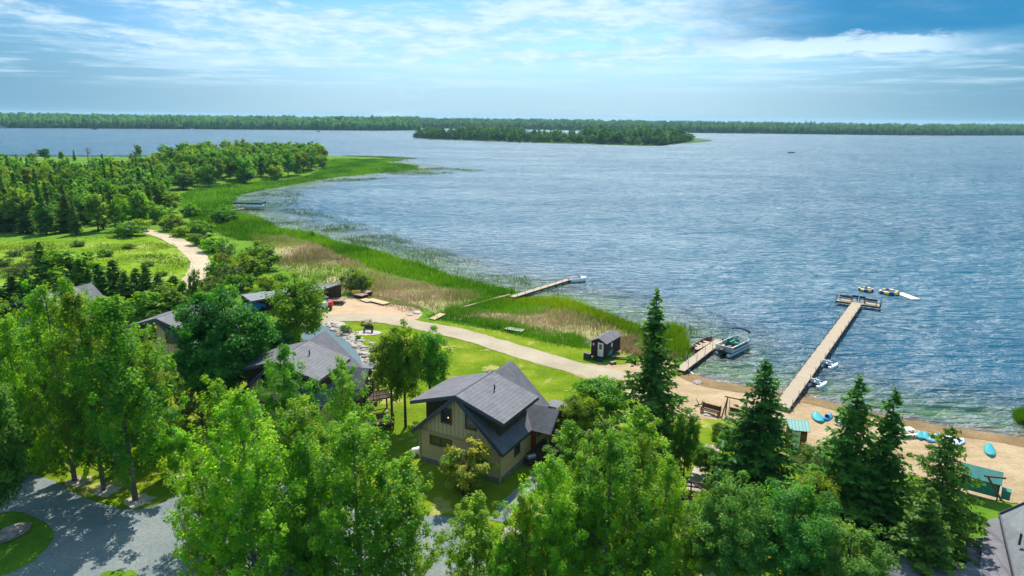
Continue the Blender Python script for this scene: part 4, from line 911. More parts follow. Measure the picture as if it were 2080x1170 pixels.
# emergent rushes standing in the shallows
def rushes(name, poly, n, seed, patch=(6, .3), h=(.7, 1.3)):
    return blades(name, np.array([onz(x, y)[:2] for x, y in poly]), n, h, .085, M['rush'], seed, 2, lean=.08, spread=.5, zmin=-.05, patch=patch)
rushes('bay_rushes', [(478, 425), (500, 398), (560, 385), (620, 395), (600, 410), (640, 430), (720, 450), (800, 470), (830, 505), (780, 510), (690, 486), (610, 470), (560, 457)], 6500, 61, (5, -.3), h=(.4, .9))
rushes('shore_rushes', [(640, 470), (700, 460), (800, 480), (900, 510), (1000, 540), (1070, 560), (1090, 590), (1060, 584), (990, 574), (925, 563), (860, 540), (745, 505)], 4200, 62, (5, -.3), h=(.5, 1.0))
rushes('point_rushes', [(760, 352), (800, 345), (850, 342), (900, 341), (985, 346), (960, 350), (880, 355), (800, 355)], 2600, 63, (12, -1.2))
rushes('back_point_rushes', [(690, 318), (760, 316.5), (850, 321), (840, 323.5), (780, 321.5)], 1500, 64, (12, -2))
rushes('low_point_rushes', [(650, 368), (700, 363), (790, 362), (740, 367), (660, 372)], 700, 65, (8, -.5))
rushes('right_rushes', [(1100, 590), (1180, 600), (1260, 625), (1340, 645), (1420, 672), (1400, 690), (1300, 648), (1200, 618)], 1500, 66, (5, .1))
rushes('far_left_rushes', [(-20, 314), (80, 315), (300, 316), (300, 318), (0, 318)], 1500, 67, (20, -2))
blades('edge_clump_reeds', np.array([onz(x, y)[:2] for x, y in ((2062, 838), (2110, 818), (2140, 850), (2095, 868), (2066, 858))]), 900, (1.0, 1.9), .06, M['reed'], 68, 6, zmin=-.02, spread=.2)
# ---------------------------------------------------------------- building materials
def shingle(name, c1, c2, row=0.16, wid=0.32):
    m = bpy.data.materials.new(name); m.use_nodes = True; t = NT(m.node_tree)
    tc = t.n('ShaderNodeTexCoord'); sp = t.n('ShaderNodeSeparateXYZ', {0: (tc, 'Object')}); geo = t.n('ShaderNodeNewGeometry')
    # u runs along the eave, v up the slope: object x/z and y both feed it
    v = t.math('ADD', t.math('MULTIPLY', (sp, 2), 1.4), 0.0)
    u = t.math('ADD', (sp, 1), t.math('MULTIPLY', (sp, 0), 0.35))
    br = t.n('ShaderNodeTexBrick', {'Vector': t.n('ShaderNodeCombineXYZ', {0: u, 1: v}), 'Color1': (*c1, 1), 'Color2': (*c2, 1), 'Mortar': tuple(x * .45 for x in c1) + (1,), 'Scale': 1.0, 'Mortar Size': 0.016, 'Brick Width': wid, 'Row Height': row})
    nz = t.noise((tc, 'Object'), 1.2, 6, 0.7); c = t.mix(0.55, br, t.ramp(nz, [(0.3, tuple(x * .78 for x in c1)), (0.7, tuple(x * 1.18 for x in c2))]))
    b = t.n('ShaderNodeBsdfPrincipled', {'Base Color': c, 'Roughness': 0.75}); b.inputs['Specular IOR Level'].default_value = 0.3
    t.put(b, 'Normal', t.n('ShaderNodeBump', {'Height': (br, 1), 'Strength': 0.5, 'Distance': -0.03}))
    t.n('ShaderNodeOutputMaterial', {0: b}); return m
M['roof'] = shingle('grey_shingles', (0.12, 0.12, 0.145), (0.175, 0.172, 0.195))
M['roofpale'] = shingle('pale_grey_shingles', (0.17, 0.19, 0.21), (0.23, 0.25, 0.27))
M['fascia'] = pbr('fascia', (0.055, 0.06, 0.09), 0.5, 0.4)
M['siding'] = boards('tan_lap_siding', (0.60, 0.40, 0.245), (0.68, 0.46, 0.285), 0.21, 2, groove=0.16)
M['batten'] = boards('tan_board_and_batten', (0.60, 0.41, 0.25), (0.68, 0.47, 0.29), 0.42, 0, groove=0.10)
M['sidesid'] = boards('tan_side_siding', (0.60, 0.41, 0.25), (0.68, 0.47, 0.29), 0.21, 2, groove=0.16)
M['shake'] = boards('dark_cedar_shakes', (0.060, 0.035, 0.022), (0.115, 0.068, 0.040), 0.17, 1, groove=0.1)
M['shakef'] = boards('dark_cedar_front', (0.060, 0.035, 0.022), (0.115, 0.068, 0.040), 0.17, 0, groove=0.1)
M['trim'] = pbr('brown_trim', (0.16, 0.085, 0.05), 0.7, 0.3)
M['tantrim'] = pbr('tan_trim', (0.40, 0.31, 0.18), 0.7, 0.3)
M['stone'] = pbr('foundation_stone', (0.24, 0.22, 0.20), 0.9, 0.2, (3.0, (0.14, 0.13, 0.12)), (6, .6))
M['glass'] = pbr('window_glass', (0.02, 0.025, 0.035), 0.08, 0.9)
M['redpaint'] = pbr('red_door_paint', (0.28, 0.035, 0.02), 0.5, 0.4)
M['redsid'] = boards('red_shed_siding', (0.22, 0.035, 0.03), (0.27, 0.05, 0.04), 0.3, 0)
M['whitep'] = pbr('white_paint', (0.75, 0.76, 0.76), 0.5, 0.4, (4, (0.62, 0.63, 0.64)))
M['deckwood'] = boards('dock_planks', (0.36, 0.29, 0.21), (0.47, 0.385, 0.29), 0.15, 1, groove=0.12)
M['oldwood'] = pbr('weathered_wood', (0.33, 0.24, 0.17), 0.85, 0.2, (4, (0.22, 0.16, 0.11)), (10, .4))
M['newwood'] = boards('new_planks', (0.55, 0.38, 0.22), (0.66, 0.47, 0.29), 0.15, 1)
M['darkwood'] = pbr('dark_stained_wood', (0.085, 0.05, 0.035), 0.8, 0.25, (5, (0.05, 0.03, 0.02)))
M['redwood'] = pbr('red_brown_wood', (0.17, 0.07, 0.045), 0.8, 0.25, (5, (0.11, 0.05, 0.035)))
M['steel'] = pbr('galvanised_steel', (0.35, 0.36, 0.38), 0.4, 0.5, metal=0.7)
M['dark'] = pbr('dark_metal', (0.03, 0.03, 0.035), 0.5, 0.4)
M['rubber'] = pbr('black_rubber', (0.02, 0.02, 0.02), 0.8, 0.2)
M['alu'] = pbr('brushed_aluminium', (0.62, 0.64, 0.67), 0.35, 0.5, metal=0.6)
M['white'] = pbr('white_gelcoat', (0.80, 0.81, 0.82), 0.25, 0.5)
M['navy'] = pbr('navy_canvas', (0.012, 0.02, 0.07), 0.8, 0.2)
M['blue'] = pbr('blue_vinyl', (0.01, 0.05, 0.32), 0.4, 0.4)
M['yellow'] = pbr('yellow_vinyl', (0.72, 0.55, 0.12), 0.4, 0.4)
M['cream'] = pbr('cream_mat', (0.85, 0.78, 0.55), 0.5, 0.4)
M['teal'] = pbr('teal_paint', (0.02, 0.22, 0.20), 0.45, 0.4, (2, (0.015, 0.17, 0.16)))
M['darkteal'] = pbr('dark_teal_canvas', (0.01, 0.06, 0.07), 0.7, 0.2)
M['tealroof'] = boards('teal_metal_roof', (0.16, 0.38, 0.36), (0.20, 0.45, 0.42), 0.3, 0, 0.4)
M['aqua'] = pbr('turquoise_plastic', (0.05, 0.33, 0.36), 0.3, 0.5)
M['kblue'] = pbr('blue_plastic', (0.02, 0.25, 0.55), 0.3, 0.5)
M['kyellow'] = pbr('yellow_plastic', (0.8, 0.55, 0.05), 0.35, 0.5)
M['orangep'] = pbr('orange_plastic', (0.75, 0.25, 0.04), 0.35, 0.5)
M['vinyl'] = pbr('tan_vinyl', (0.5, 0.4, 0.25), 0.5, 0.4)
M['greens'] = pbr('green_vinyl', (0.0, 0.25, 0.15), 0.5, 0.4)
M['maroon'] = pbr('maroon_paint', (0.16, 0.035, 0.04), 0.4, 0.5)
M['plum'] = boards('dark_plum_siding', (0.045, 0.022, 0.035), (0.06, 0.03, 0.045), 0.12, 2, groove=.2)
M['rock'] = pbr('pond_rock', (0.38, 0.31, 0.27), 0.9, 0.2, (2.5, (0.22, 0.18, 0.17)), (5, .7))
M['palerock'] = pbr('pale_rock', (0.50, 0.46, 0.42), 0.9, 0.2, (2.5, (0.33, 0.29, 0.27)), (5, .7))
M['lamp'] = bpy.data.materials.new('lit_lamp'); M['lamp'].use_nodes = True
_t = NT(M['lamp'].node_tree); _t.n('ShaderNodeOutputMaterial', {0: _t.n('ShaderNodeEmission', {0: (1.0, 0.55, 0.15, 1), 1: 1.5})})

# ---------------------------------------------------------------- the cabins
def window(root, c, w, h, face, divs=0):
    """face: 'f' = front wall (normal -y), 'r' = right wall (normal +x), 'l' = left wall"""
    x, y, z = c
    f = MB(); g = MB()
    def bx(m, u, v, du, dv, off, th):
        if face == 'f': m.box((x + u, y - off, z + v), (du, th, dv))
        elif face == 'r': m.box((x + off, y + u, z + v), (th, du, dv))
        else: m.box((x - off, y + u, z + v), (th, du, dv))
    k = .11
    bx(f, 0, h / 2 + k / 2, w + 2 * k, k, .045, .09); bx(f, 0, -h / 2 - k / 2, w + 2 * k, k, .05, .10)
    bx(f, -w / 2 - k / 2, 0, k, h, .04, .08); bx(f, w / 2 + k / 2, 0, k, h, .04, .08)
    for i in range(divs): bx(f, -w / 2 + w * (i + 1) / (divs + 1), 0, .05, h - .004, .035, .05)
    bx(g, 0, 0, w, h, .012, .02)
    wo = f.build('window', M['trim'], root); g.build('pane', M['glass'], wo)
def cabin(P, rz, label, L=9.0, porch=True, deck='rear', back_gable=True, dorm=5.9, lamp=False, hw=4.1, group='tan and brown lake cabins'):
    root = empty('cabin', P, rz, label, 'cabin', group)
    zr, ze, xe = 7.15, 2.98, hw + .5         # ridge, eave height at edge, edge x
    sl_ = (zr - ze) / xe
    zw = zr - sl_ * hw - .16
    # main walls
    m = MB(); T = .0
    m.slab([(-hw, 0, .35), (hw, 0, .35), (hw, 0, zw), (-hw, 0, zw)], .2)
    m.build('wall', M['siding'], root)
    m = MB(); m.slab([(-hw, -.03, zw - .05), (hw, -.03, zw - .05), (hw, -.03, zw), (0, -.03, zr - .2), (-hw, -.03, zw)], .2)
    m.build('gable_wall', M['batten'], root)
    m = MB(); m.box((0, -.06, zw - .10), (2 * hw + .1, .1, .14)); m.box((-hw - .01, -.05, zw / 2), (.16, .12, zw - .3)); m.box((hw + .01, -.05, zw / 2), (.16, .12, zw - .3)); m.build('trim_board', M['tantrim'], root)
    m = MB(); m.slab([(hw, 0.02, .35), (hw, L, .35), (hw, L, zw), (hw, 0.02, zw)], .2); m.build('wall', M['sidesid'], root)
    m = MB(); m.slab([(-hw, L, .35), (-hw, 0.02, .35), (-hw, 0.02, zw), (-hw, L, zw)], .2); m.build('wall', M['sidesid'], root)
    m = MB(); m.slab([(hw - .2, L, .35), (-hw + .2, L, .35), (-hw + .2, L, zw), (0, L, zr - .25), (hw - .2, L, zw)], .2); m.build('wall', M['batten'], root)
    m = MB(); m.box((0, L / 2, .02), (2 * hw + .12, L + .12, .76)); m.build('foundation', M['stone'], root)
    # main roof (two slabs) with fascia
    y0, y1 = -.55, L + .55
    m = MB(); m.slab([(0, y0, zr), (xe, y0, ze), (xe, y1, ze), (0, y1, zr)][::-1], .14); m.slab([(0, y0, zr), (0, y1, zr), (-xe, y1, ze), (-xe, y0, ze)][::-1], .14)
    rf = m.build('roof', M['roof'], root)
    if rf.data.polygons[0].normal.z < 0: pass
    m = MB()
    for s in (-1, 1):
        for yy in (y0 - .03, y1 + .03): m.bar((0, yy, zr - .10), (s * xe, yy, ze - .10), .05, .26)
        m.bar((s * (xe + .03), y0, ze - .1), (s * (xe + .03), y1, ze - .1), .05, .24)
    m.bar((0, y0 + .02, zr + .03), (0, y1 - .02, zr + .03), .3, .06)
    m.build('fascia', M['fascia'], rf)
    # shed dormers
    zd = 5.72; sd_ = (zr + .05 - zd) / xe
    for s in (-1, 1):
        r_ = MB(); q = [(0, y0, zr + .06), (s * (xe + .1), y0, zd), (s * (xe + .1), dorm, zd), (0, dorm, zr + .06)]
        r_.slab(q if s < 0 else q[::-1], .13)
        dro = r_.build('dormer_roof', M['roof'], root)
        f = MB(); f.bar((0, y0 - .035, zr - .02), (s * (xe + .1), y0 - .035, zd - .08), .05, .2); f.bar((s * (xe + .135), y0, zd - .08), (s * (xe + .135), dorm, zd - .08), .05, .2); f.bar((0, dorm + .03, zr - .02), (s * (xe + .1), dorm + .03, zd - .08), .05, .2)
        f.build('fascia', M['fascia'], dro)
        xw = 3.72; zb = zr - sl_ * xw; zt = zr + .04 - sd_ * xw - .12
        for yy in (.55, dorm - .45):
            w = MB(); w.slab([(s * .4, yy, zr - sl_ * .4 - .1), (s * xw, yy, zb - .1), (s * xw, yy, zt), (s * .4, yy, zr - sd_ * .4 - .1)], .12)
            w.build('dormer_cheek', M['shakef'], root)
        w = MB(); w.slab([(s * xw, .56, zb - .1), (s * xw, dorm - .46, zb - .1), (s * xw, dorm - .46, zt), (s * xw, .56, zt)], .12 * s); w.build('dormer_wall', M['shake'], root)
        window(root, (s * (xw + .0), dorm - 1.7, (zb + zt) / 2 + .02), .9, 1.0, 'r' if s > 0 else 'l')
    # openings
    window(root, (-1.25, -.03, 5.0), .95, 1.25, 'f'); window(root, (1.25, -.03, 5.0), .95, 1.25, 'f')
    window(root, (-1.9, 0, 2.35), 2.1, .72, 'f', 1)
    window(root, (hw, 3.0, 2.1), .85, 1.45, 'r')
    if lamp:
        m = MB(); m.tube((-1.05, -.05, 4.82), (-1.05, -.05, 4.94), .06, .03, 8); m.build('ceiling_lamp', M['lamp'], root)
    # vents
    m = MB(); m.tube((1.7, 3.2, 6.4), (1.7, 3.2, 7.35), .07, .07, 8); v_ = m.build('vent_pipe', M['dark'], root)
    m = MB(); m.tube((1.7, 3.2, 6.6), (1.7, 3.2, 6.82), .2, .1, 10); m.build('flashing', M['alu'], v_)
    m = MB(); m.box((-.5, 6.1, 7.0), (.5, .5, .45)); m.build('roof_vent', M['dark'], root)
    if porch:
        # entry gable: ridge runs out from the right wall
        a, b = 5.1, 8.0; c = (a + b) / 2; zrp, zep = 4.55, 2.95; xo = hw + 2.4; xi = 2.3
        m = MB(); m.slab([(xi + 1.0, a - .3, zep), (xo, a - .3, zep), (xo, c, zrp), (xi + .6, c, zrp)], -.12); m.slab([(xi + 1.0, b + .3, zep), (xo, b + .3, zep), (xo, c, zrp), (xi + .6, c, zrp)][::-1], -.12)
        pr = m.build('porch_roof', M['roof'], root)
        m = MB(); m.bar((xo + .03, a - .3, zep + .04), (xo + .03, c, zrp + .04), .06, .2); m.bar((xo + .03, b + .3, zep + .04), (xo + .03, c, zrp + .04), .06, .2); m.build('fascia', M['fascia'], pr)
        m = MB()
        for yy in (a, b): m.box((xo - .35, yy, zep / 2 + .1), (.2, .2, zep - .2))
        m.bar((xo - .35, a, zep - .05), (xo - .35, b, zep - .05), .2, .2); m.bar((xo - .35, c, zep), (xo - .35, c, zrp - .1), .16, .16)
        m.build('porch_post', M['trim'], root)
        m = MB(); m.box((hw + 1.25, (a + b) / 2, .45), (2.5, b - a + .6, .16)); m.box((hw + 1.25, (a + b) / 2, .2), (2.3, b - a + .4, .34))
        for i in range(3): m.box((hw + 1.1, a - .45 - i * .3, .38 - i * .14), (1.5, .3, .12))
        m.build('porch_floor', M['darkwood'], root)
        m = MB(); m.box((hw + .04, a + 1.1, 1.55), (.08, .95, 2.05)); dr = m.build('door', M['redpaint'], root)
        m = MB(); m.tube((hw + .08, a + 1.45, 1.5), (hw + .14, a + 1.45, 1.5), .04, .04, 8); m.build('handle', M['dark'], dr)
        window(root, (hw, a + 2.3, 1.9), .6, 1.0, 'r')
    if deck:
        y2 = L + 2.6; m = MB(); m.box((0.6, L + 1.35, .9), (2 * hw + 1.2, 2.7, .16))
        for x in (-hw + .1, 0, hw + .9): m.box((x, L + 2.55, .4), (.18, .18, .85))
        m.build('deck', M['darkwood'], root)
        m = MB(); x0, x1 = -hw, hw + 1.1
        for zz in (1.15, 1.95): m.bar((x0, y2, zz), (x1, y2, zz), .07, .09); m.bar((x1, L - .5, zz), (x1, y2, zz), .07, .09)
        for i in range(26): m.bar((x0 + (x1 - x0) * i / 25, y2, 1.1), (x0 + (x1 - x0) * i / 25, y2, 1.95), .04)
        for i in range(8): m.bar((x1, L - .5 + 3.1 * i / 8, 1.1), (x1, L - .5 + 3.1 * i / 8, 1.95), .04)
        m.build('railing', M['darkwood'], root)
        m = MB(); m.slab([(hw - .6, L + .1, 3.5), (hw + 1.5, L + .1, 3.5), (hw + 1.5, L + 2.9, 2.95), (hw - .6, L + 2.9, 2.95)], -.12)
        m.build('deck_roof', M['roof'], root)
        m = MB()
        for x in (hw - .4, hw + 1.3): m.box((x, L + 2.7, 1.95), (.16, .16, 1.95))
        m.build('deck_post', M['darkwood'], root)
    return root
def rot_from(a, b): return math.atan2(b[1] - a[1], b[0] - a[0])
def XY(px, py, z): return onz(px, py, z)
# cabin 1: eave corners of the near gable fix its place
def place_cabin(tipL, tipR, z0, **kw):
    A = onz(*tipL, z0 + 5.72); B = onz(*tipR, z0 + 5.72); mid = (A + B) / 2; rz = rot_from(A, B)
    n = np.array([-math.sin(rz), math.cos(rz)])
    P = (mid[0] + n[0] * .55, mid[1] + n[1] * .55, z0)
    return cabin(P, rz, **kw)
place_cabin((835, 817), (1021, 863), .85, label='tan cabin with a full view of its board gable and grey dormers, on the lawn', lamp=True)
place_cabin((467, 756), (649, 776), .9, label='cabin whose grey roof shows between the bright poplars, in front of the pond', L=9.0)
place_cabin((268, 668), (371, 680), .9, label='cabin with a shaded ridged roof left of the big round maple', L=8.5, deck=None, lamp=False)
place_cabin((18, 625), (104, 636), .9, label='leftmost cabin roof almost buried in the left trees', L=8.0, deck=None)
# small shed roof fragment left of all: cabin at the right bottom corner (seen from above)
def corner_cabin():
    root = empty('cabin', G(2052, 1130), 0, 'cabin with a pale grey shingled roof cut by the bottom right corner', 'cabin')
    b = np.array(root.location)
    def L_(px, py, z): return tuple(onz(px, py, z) - b)
    zr, ze = 5.2 + b[2], 3.4 + b[2]
    a = L_(2030, 1046, ze); a2 = L_(2105, 1002, ze + .5); c = L_(2078, 1250, ze); d = L_(2260, 1240, zr + 2); e = L_(2180, 980, zr + 2)
    m = MB(); q = [a, c, d, e]; m.slab(q, .16); rf = m.build('roof', M['roofpale'], root)
    m = MB(); m.bar(a, c, .08, .26); m.bar(a, e, .08, .26); m.build('fascia', M['fascia'], rf)
    m = MB(); z2 = ze - .75; q = [L_(2002, 1056, z2 + .25), L_(1990, 1150, z2 - .2), L_(2070, 1230, z2), L_(2040, 1050, z2 + .35)]; m.slab(q, .14); m.build('porch_roof', M['roof'], root)
    m = MB(); z3 = ze - 1.1; q = [L_(1962, 1094, z3), L_(1966, 1165, z3 - .3), L_(2015, 1180, z3 - .3), L_(2012, 1092, z3)]; m.slab(q, .14); m.build('porch_roof', M['roof'], root)
    m = MB(); A = Vector(a); Cc = Vector(c); ground = -.2
    off = Vector((.45, 0, 0)); A2 = A + off; C2 = Cc + off
    m.slab([(A2.x, A2.y, ground), (C2.x, C2.y, ground), (C2.x, C2.y, C2.z - .2), (A2.x, A2.y, A2.z - .2)], .2); A3 = A + Vector((5, 2.0, 0)); m.slab([(A2.x, A2.y, ground), (A3.x, A3.y, ground), (A3.x, A3.y, A2.z), (A2.x, A2.y, A2.z - .2)], .2); m.build('wall', M['siding'], root)
    m = MB()
    for px, py in ((1970, 1160), (1972, 1100), (2004, 1062), (2016, 1172)):
        p = Vector(L_(px, py, z3 - .15)); m.box((p.x + .15, p.y + .0, (p.z + ground) / 2), (.14, .14, p.z - ground))
    m.build('porch_post', M['trim'], root)
    p = Vector(L_(2072, 1098, ze + 1.2)); m = MB(); m.tube(p - Vector((0, 0, .3)), p + Vector((0, 0, .5)), .07, .07, 8); m.build('vent_pipe', M['dark'], root)
    m = MB(); q0, q1 = Vector(L_(2000, 1000, .9)), Vector(L_(2040, 985, .9))
    p = Vector(L_(2035, 1018, 2.5)); m.bar(p, p + Vector((-.7, 1.1, 1.6)), .12); m.bar(p + Vector((-1.1, .8, 1.7)), p + Vector((.9, 1.2, 1.3)), .12); m.build('porch_beam', M['redwood'], root)
corner_cabin()
# shaded shingled roof peeping out at the very bottom
p = G(1885, 1222); r_ = empty('low_roof_shelter', p, -.3, 'shaded grey-brown roof at the bottom edge below the wide pine', 'shelter')
m = MB(); m.slab([(-3.5, -1.6, 1.6), (3.2, -1.6, 1.6), (3.2, .6, 2.6), (-3.5, .6, 2.6)], .12); m.slab([(-3.5, .6, 2.6), (3.2, .6, 2.6), (3.2, 2.4, 1.8), (-3.5, 2.4, 1.8)], .12); m.build('roof', M['roof'], r_)
m = MB()
for x in (-3.2, 2.9):
    for y in (-1.3, 2.1): m.box((x, y, .8), (.15, .15, 1.7))
m.build('post', M['darkwood'], r_)
# long carport: bent line of roof
def carport():
    pts = [(486, 604), (560, 592), (640, 575), (688, 576)]
    zc = 2.9 + .8
    P0 = G(590, 640); root = empty('carport', P0, 0, 'long open-sided carport with a low grey roof behind the trees', 'carport'); b = np.array(root.location)
    top = [onz(x, y, zc) - b for x, y in ((490, 598), (575, 588), (640, 577), (692, 576))]; low = [onz(x, y, zc - .35) - b for x, y in ((510, 612), (585, 598), (650, 590), (672, 583))]
    m = MB()
    for i in range(3): m.slab([top[i], low[i], low[i + 1], top[i + 1]], .14)
    rf = m.build('roof', M['roofpale'], root)
    m = MB()
    for i in range(3): m.bar(low[i] - (0, 0, .1), low[i + 1] - (0, 0, .1), .08, .26)
    m.build('fascia', M['fascia'], rf)
    for i in range(4):
        for q in (low, top):
            p = q[i] * .97 + q[(i + 1) % 4 if i < 3 else 2] * .03; m = MB(); m.box((p[0], p[1], (p[2] - .2) / 2 - .1), (.16, .16, p[2] - .1)); m.build('post', M['darkwood'], root)
    m = MB(); 
    for i in range(3): m.slab([(top[i][0], top[i][1], 0), (top[i + 1][0], top[i + 1][1], 0), (top[i + 1][0], top[i + 1][1], top[i + 1][2] - .3), (top[i][0], top[i][1], top[i][2] - .3)], .1)
    m.build('back_wall', M['shakef'], root)
    m = MB(); c = (low[3] + top[3]) / 2; m.box((c[0] - .5, c[1] - .6, .5), (4.2, 2.8, .14)); m.build('floor', M['oldwood'], root)
carport()
def beach_shed():
    A = onz(1603, 868, 2.9); B = onz(1644, 872, 2.9); w = np.linalg.norm(B - A); rz = rot_from(A, B)
    p = G(1625, 918); root = empty('beach_shed', (((A + B) / 2)[0], ((A + B) / 2)[1], .75), rz, 'small red shed with a pale teal metal roof on the beach edge', 'shed')
    h = w / 2 - .12; m = MB()
    m.box((0, .9, 1.0), (2 * h, 1.8, 2.0)); m.build('wall', M['redsid'], root)
    m = MB(); m.slab([(-h - .2, -.25, 1.95), (h + .2, -.25, 1.95), (h + .2, 1.0, 2.45), (-h - .2, 1.0, 2.45)], -.08); m.slab([(-h - .2, 1.0, 2.45), (h + .2, 1.0, 2.45), (h + .2, 2.1, 2.05), (-h - .2, 2.1, 2.05)], -.08)
    m.build('roof', M['tealroof'], root)
    m = MB(); m.box((-.2, -.03, .95), (.75, .06, 1.75)); m.build('door', M['whitep'], root)
    window(root, (h * .62, 0, 1.35), .35, .45, 'f')
beach_shed()
def canopy_swing():
    A = onz(1982, 952, 2.6); B = onz(2038, 966, 2.6); rz = rot_from(A, B); w = np.linalg.norm(B - A)
    c = (A + B) / 2; root = empty('boat_rack', (c[0], c[1], .55), rz, 'dark teal canopy shelter on the sand beside the corner cabin', 'shelter')
    m = MB(); m.slab([(-w / 2 - 1, -.9, 1.5), (w / 2, -.9, 1.5), (w / 2, .2, 2.15), (-w / 2 - 1, .2, 2.15)], -.07); m.slab([(-w / 2 - 1, .2, 2.15), (w / 2, .2, 2.15), (w / 2, 1.0, 1.75), (-w / 2 - 1, 1.0, 1.75)], -.07); m.build('canopy', M['teal'], root)
    m = MB(); m.box((-.5, -.7, .85), (w + .6, .07, 1.1)); m.build('side_panel', M['teal'], root)
    for x in (-w / 2 - .8, w / 2 - .15):
        for y in (-.8, .85): m = MB(); m.box((x, y, .8), (.1, .1, 1.6)); m.build('post', M['dark'], root)
    m = MB(); m.box((w / 2 + .4, -.2, .55), (.6, .6, .7)); m.box((w / 2 + .4, -.2, .93), (.66, .66, .07)); o = m.build('bin', M['teal'], None); o.location = root.location; o.rotation_euler = root.rotation_euler
    tag(o, 'small teal bin beside the dark teal canopy shelter', 'bin')
canopy_swing()
def ice_house():
    A = G(1196, 727); B = G(1226, 734); D_ = G(1244, 706); rz = rot_from(A, B); w = 2.15; L = 4.3
    root = empty('trailer_hut', (A[0] + .3, A[1] + .2, A[2]), rz, 'dark plum hut on a trailer with a white door beside the lane end', 'hut')
    z0 = .42; h = 2.3
    m = MB(); m.slab([(0, 0, z0), (w, 0, z0), (w, 0, h), (w / 2, 0, h + .5), (0, 0, h)], .08); m.slab([(w, .085, z0), (w, L, z0), (w, L, h), (w, .085, h)], .08); m.slab([(0, L, z0), (0, .085, z0), (0, .085, h), (0, L, h)], .08); m.slab([(w - .09, L, z0), (.09, L, z0), (.09, L, h), (w / 2, L, h + .5), (w - .09, L, h)], .08)
    m.build('body', M['plum'], root)
    m = MB(); m.slab([(-.12, -.15, h - .02), (w / 2, -.15, h + .56), (w / 2, L + .12, h + .56), (-.12, L + .12, h - .02)], -.06); m.slab([(w / 2, -.15, h + .56), (w + .12, -.15, h - .02), (w + .12, L + .12, h - .02), (w / 2, L + .12, h + .56)], -.06)
    m.build('roof', M['roof'], root)
    m = MB(); m.box((w * .64, -.03, z0 + .95), (.8, .05, 1.85)); d = m.build('door', M['whitep'], root)
    m = MB(); m.box((w * .64, -.065, z0 + 1.35), (.42, .02, .7)); m.build('pane', M['glass'], d)
    m = MB(); m.box((w + .04, 1.6, 1.75), (.05, .35, .55)); m.build('window', M['whitep'], root)
    m = MB(); m.slab([(w + .03, .4, z0 + .05), (w + .03, 1.9, z0 + .05), (w + .03, 1.9, z0 + .75), (w + .03, .9, z0 + .6)], -.05); m.build('fender', M['teal'], root)
    m = MB(); m.box((w / 2, L / 2, z0 - .07), (w, L, .12)); m.bar((w / 2, 0, z0 - .1), (w / 2, -1.1, z0 - .1), .1); m.build('chassis', M['dark'], root)
    for x in (.1, w - .1):
        m = MB(); m.tube((x - .1, 2.3, .3), (x + .1, 2.3, .3), .3, .3, 16); m.build('wheel', M['rubber'], root)
    m = MB(); m.box((w * .6, -.45, .2), (1.3, .7, .08)); m.box((w * .6, -.7, .1), (1.3, .3, .08)); m.build('step', M['dark'], root)
    m = MB(); m.box((.35, -.06, h - .35), (.14, .1, .3)); m.build('flue', M['whitep'], root)
    m = MB(); m.box((0, 0, .4), (.9, .55, .75)); m.box((0, 0, .8), (.96, .6, .06)); o = m.build('grill_box', M['dark']); q = G(1193, 729); o.location = q; o.rotation_euler = (0, 0, rz); tag(o, 'black box standing at the left front corner of the plum hut', 'box')
ice_house()
# ---------------------------------------------------------------- docks
def dock(name, A, B, w, z, label, nposts, mat='deckwood', ph=1.0, both=True, grp=None, depthb=1.2):
    A = np.array(A); B = np.array(B); L = float(np.linalg.norm(B[:2] - A[:2])); rz = rot_from(A, B) - math.pi / 2
    root = empty(name, (A[0], A[1], 0), rz, label, 'dock', grp)
    m = MB(); m.box((0, L / 2, z), (w, L, .08)); m.build('decking', M[mat], root)
    m = MB()
    for s in (-1, 1): m.box((s * (w / 2 + .02), L / 2, z - .12), (.06, L + .02, .26))
    m.build('beam', M['darkwood'], root)
    for i in range(nposts):
        y = L * (i + .3) / nposts
        for s in ((-1, 1) if both else (1,)):
            pm = MB(); pm.tube((s * (w / 2 + .08), y, -depthb), (s * (w / 2 + .08), y, z + ph), .035, .035, 6)
            po = pm.build('post', M['steel'] if ph > .6 else M['darkwood'], root)
            bm = MB(); bm.box((s * (w / 2 + .10), y, z - .15), (.2, .2, .34)); bm.build('bracket', M['dark'], po)
    return root, L
A, B = onz(1591, 822, .9), onz(1741, 616, .9)
zA = .75
rD, LD = dock('long_dock', onz(1588, 826, zA), onz(1740, 617, zA), 1.6, zA, 'long straight plank dock ending in a T-shaped platform', 17, ph=.75)
